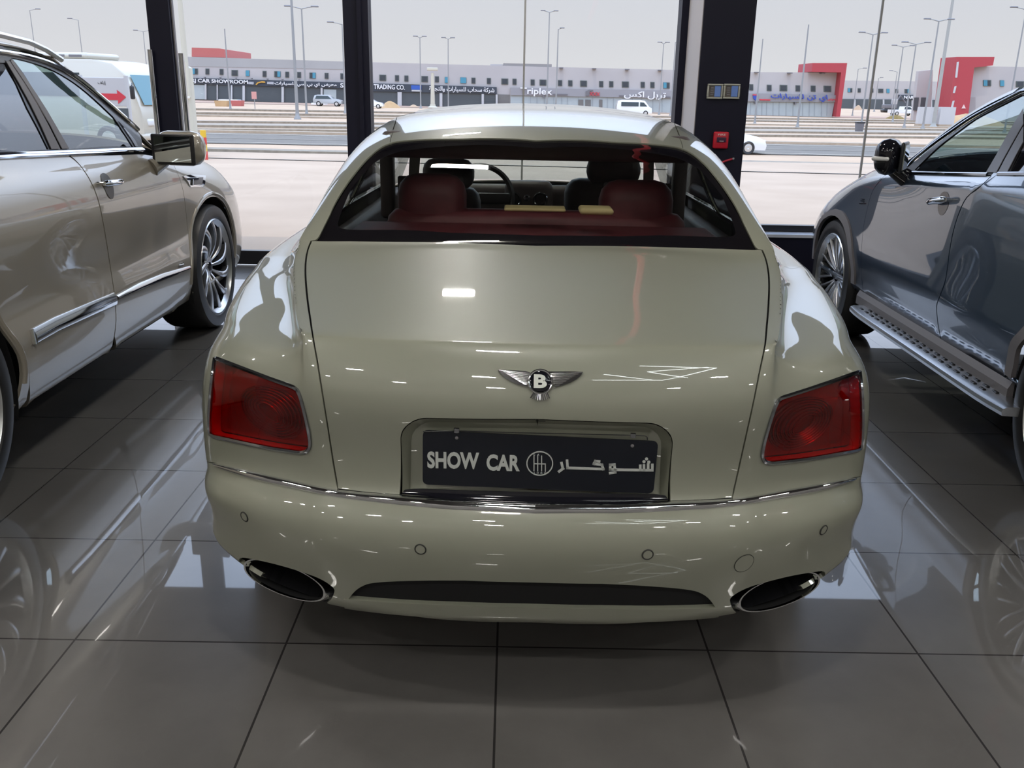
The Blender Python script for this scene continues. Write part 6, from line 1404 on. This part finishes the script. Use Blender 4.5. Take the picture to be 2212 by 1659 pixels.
# winged emblem with a round letter badge
ec = S.px(1168, 829); ep = S.p(ec); en = S.n(ec); tx = np.array([1.0, 0, 0]); tx = tx-en*(tx@en); tx /= np.linalg.norm(tx); tz = np.cross(tx, -en); tz = tz if tz[2] > 0 else -tz
ME = Matrix(((tx[0], -en[0], tz[0], ep[0]), (tx[1], -en[1], tz[1], ep[1]), (tx[2], -en[2], tz[2], ep[2]), (0, 0, 0, 1)))
def em(px, py):
    o, d = S.loc_ray(px, py); t = ((ep-o)@en)/(d@en); q = o+d*t-ep; return (q@tx, q@tz)
M_em = mat('emblem_chrome', (.75, .76, .78), .08, 1)
wing_l = [(1076, 799), (1100, 800), (1136, 802), (1146, 806), (1142, 818), (1140, 828), (1136, 835), (1120, 832), (1104, 825), (1090, 816), (1081, 807)]
wing_r = [(1184, 803), (1200, 803), (1240, 803), (1259, 804), (1255, 811), (1245, 820), (1230, 828), (1215, 833), (1202, 836), (1197, 828), (1192, 818)]
embl = MB().prism([em(*p) for p in wing_l], -.004, .002, 'y', ME).obj('winged_emblem', M_em, boot)
MB().prism([em(*p) for p in wing_r], -.004, .002, 'y', ME).obj('wing', M_em, embl)
for side in (-1, 1):
    fe = MB()
    for i in range(9):
        t = i/8
        base = (1146-6*t, 808+26*t) if side < 0 else (1189+8*t, 808+27*t)
        tip = (1078+46*t**.8+12*t*t, 800+33*t) if side < 0 else (1258-44*t**.8-12*t*t, 804.5+31*t)
        a, b = em(*base), em(*tip); pts = [tuple(ME @ Vector((a[0]+(b[0]-a[0])*s_, -.0045, a[1]+(b[1]-a[1])*s_-.0012*math.sin(math.pi*s_)))) for s_ in np.linspace(0, 1, 6)]
        fe.tube(pts, [.0016, .0018, .0017, .0015, .0012, .0006], 6)
    fe.obj('feathers', M_em, embl, True)
eb = em(1167, 825); rb_ = abs(em(1191, 825)[0]-em(1146, 825)[0])/2
ov = MB().lathe([(-.008, 0), (-.0085, rb_*.9), (-.0075, rb_), (0, rb_*1.02)], 40, 'y', (eb[0], 0, eb[1])); ov.v = [tuple(ME @ Vector(v)) for v in ov.v]; ovo = ov.obj('badge_disc', M_gloss, embl, True, 60)
rg = MB(); rg.tube([tuple(ME @ Vector((eb[0]+math.cos(t)*rb_*1.12, -.005, eb[1]+math.sin(t)*rb_*1.12))) for t in np.linspace(0, 2*math.pi, 41)[:-1]], .0032, 8, closed=True); rg.obj('badge_ring', M_em, embl, True)
text_mesh('badge_letter', 'B', mat('badge_white', (.62, .64, .60), .3), embl, w=rb_*1.25, h=rb_*1.32, ext=.001, offset=.045, M=ME @ Matrix.Translation((eb[0], -.0085, eb[1])))
tl_ = MB()
for i in range(9):
    t = (i-4)/4; a = (eb[0]+t*.014, eb[1]-rb_*1.05); b = (eb[0]+t*.021, eb[1]-rb_*1.05-.014*(1-.35*t*t)-.004); tl_.tube([tuple(ME @ Vector((a[0], -.004, a[1]))), tuple(ME @ Vector((b[0], -.003, b[1])))], [.0022, .0016], 6)
tl_.obj('tail_feathers', M_em, embl, True)
# cabin: seats in burgundy and dark leather, dashboard, steering wheel, rear shelf
M_burg = noisy('burgundy_leather', (.115, .022, .030), (.135, .028, .036), 20, .5); M_brn = noisy('dark_brown_leather', (.055, .042, .044), (.065, .05, .052), 20, .5)
def cab_box(name, p0, p1, yc, dep, m, r=.05, par=None, lean=0):
    a, b = world_car(*p0, yc), world_car(*p1, yc); lo = (min(a[0], b[0]), yc, min(a[2], b[2])); hi = (max(a[0], b[0]), yc+dep, max(a[2], b[2]))
    return MB().bev(lo, hi, r).obj(name, m, par or sed, True, 60)
rs1 = cab_box('rear_seat', (852, 377), (1005, 560), 1.62, .16, M_burg, .075); rs2 = cab_box('rear_seat', (1299, 391), (1452, 560), 1.62, .16, M_burg, .075)
for rs_, x0, x1, y0 in ((rs1, 858, 1000, 380), (rs2, 1305, 1447, 394)): cab_box('seat_piping', (x0, y0), (x1, 470), 1.785, .02, M_brn, .009, rs_)
cab_box('rear_bench_back', (830, 452), (1480, 580), 1.60, .15, M_burg, .06)
f1 = cab_box('front_seat', (898, 405), (1035, 640), 2.55, .18, M_brn, .07); cab_box('headrest', (910, 343), (1023, 412), 2.52, .12, M_brn, .055, f1)
f2 = cab_box('front_seat', (1222, 388), (1380, 640), 2.55, .18, M_brn, .07); cab_box('headrest', (1270, 338), (1385, 402), 2.52, .12, M_brn, .055, f2)
cab_box('dashboard', (860, 395), (1480, 560), 3.42, .10, M_brn, .05)
dc = cab_box('centre_console', (1090, 391), (1191, 520), 3.34, .12, M_brn, .04)
for x in (1110, 1167):
    a = world_car(x, 431, 3.335); dv = MB().lathe([(0, 0), (-.004, .030), (-.008, .038), (0, .043)], 24, 'y', (a[0], 3.335, a[2])); dvo = dv.obj('round_vent', M_dchrome, dc, True); MB().lathe([(-.006, 0), (-.006, .029)], 20, 'y', (a[0], 3.333, a[2])).obj('vent_core', M_black, dvo)
a = world_car(1138, 428, 3.335); MB().lathe([(0, 0), (-.004, .014), (0, .02)], 20, 'y', (a[0], 3.335, a[2])).obj('clock', M_dchrome, dc, True)
a = world_car(1035, 428, 3.12); sw = MB().lathe([(.0, .165), (.014, .18), (.0, .195), (-.014, .18)], 40, 'y', (0, 0, 0), closed=True); sw.bev((-.17, -.01, -.03), (.17, .02, .03), .01); Ms = Matrix.Translation(tuple(a)) @ Matrix.Rotation(R(-22), 4, 'X'); sw.v = [tuple(Ms @ Vector(v)) for v in sw.v]; sw.obj('steering_wheel', M_black, sed, True)
shf = MB(); a = world_car(690, 488, 1.1)
shf.bev((-.66, 1.0, .99), (.66, 1.60, 1.03), .02); shf.obj('rear_shelf', M_burg, sed, True)
MB().bev((-.64, .93, 1.005), (.64, 1.04, 1.045), .015).obj('shelf_edge', M_gloss, sed, True)
cab_box('shelf_pad', (1089, 449), (1222, 459), 1.42, .10, mat('yellow_foam', (.52, .44, .22), .7), .012); cab_box('shelf_pad', (1253, 451), (1326, 466), 1.30, .12, MATS['yellow_foam'], .02)
rfl = MB(); rfl.bev((-.58, 1.60, 1.262), (.58, 1.95, 1.36), .03); rfl.bev((-.52, 1.9, 1.33), (.52, 3.0, 1.385), .03); rfl.obj('headliner', M_brn, sed, True)
mmr = MB(); mmr.bev((-.12, 3.05, 1.26), (.12, 3.08, 1.33), .02); mmr.obj('inner_mirror', M_black, sed, True)
MB().box((-.75, 1.1, .26), (.75, 3.9, .50)).obj('cabin_floor', M_void, sed)
for k in (-1, 1):
    MB().bev((k*.80-.04, 1.9, .40), (k*.80+.04, 3.7, .95), .03).obj('door_card', M_brn, sed, True)
    MB().bev((k*.655-.03, 2.25, .95), (k*.655+.03, 2.34, 1.30), .02).obj('door_pillar', M_brn, sed, True)
# boot badge

plate['label'] = 'black show plate with white Latin and Arabic lettering'; embl['label'] = 'chrome winged emblem with a white letter on black'
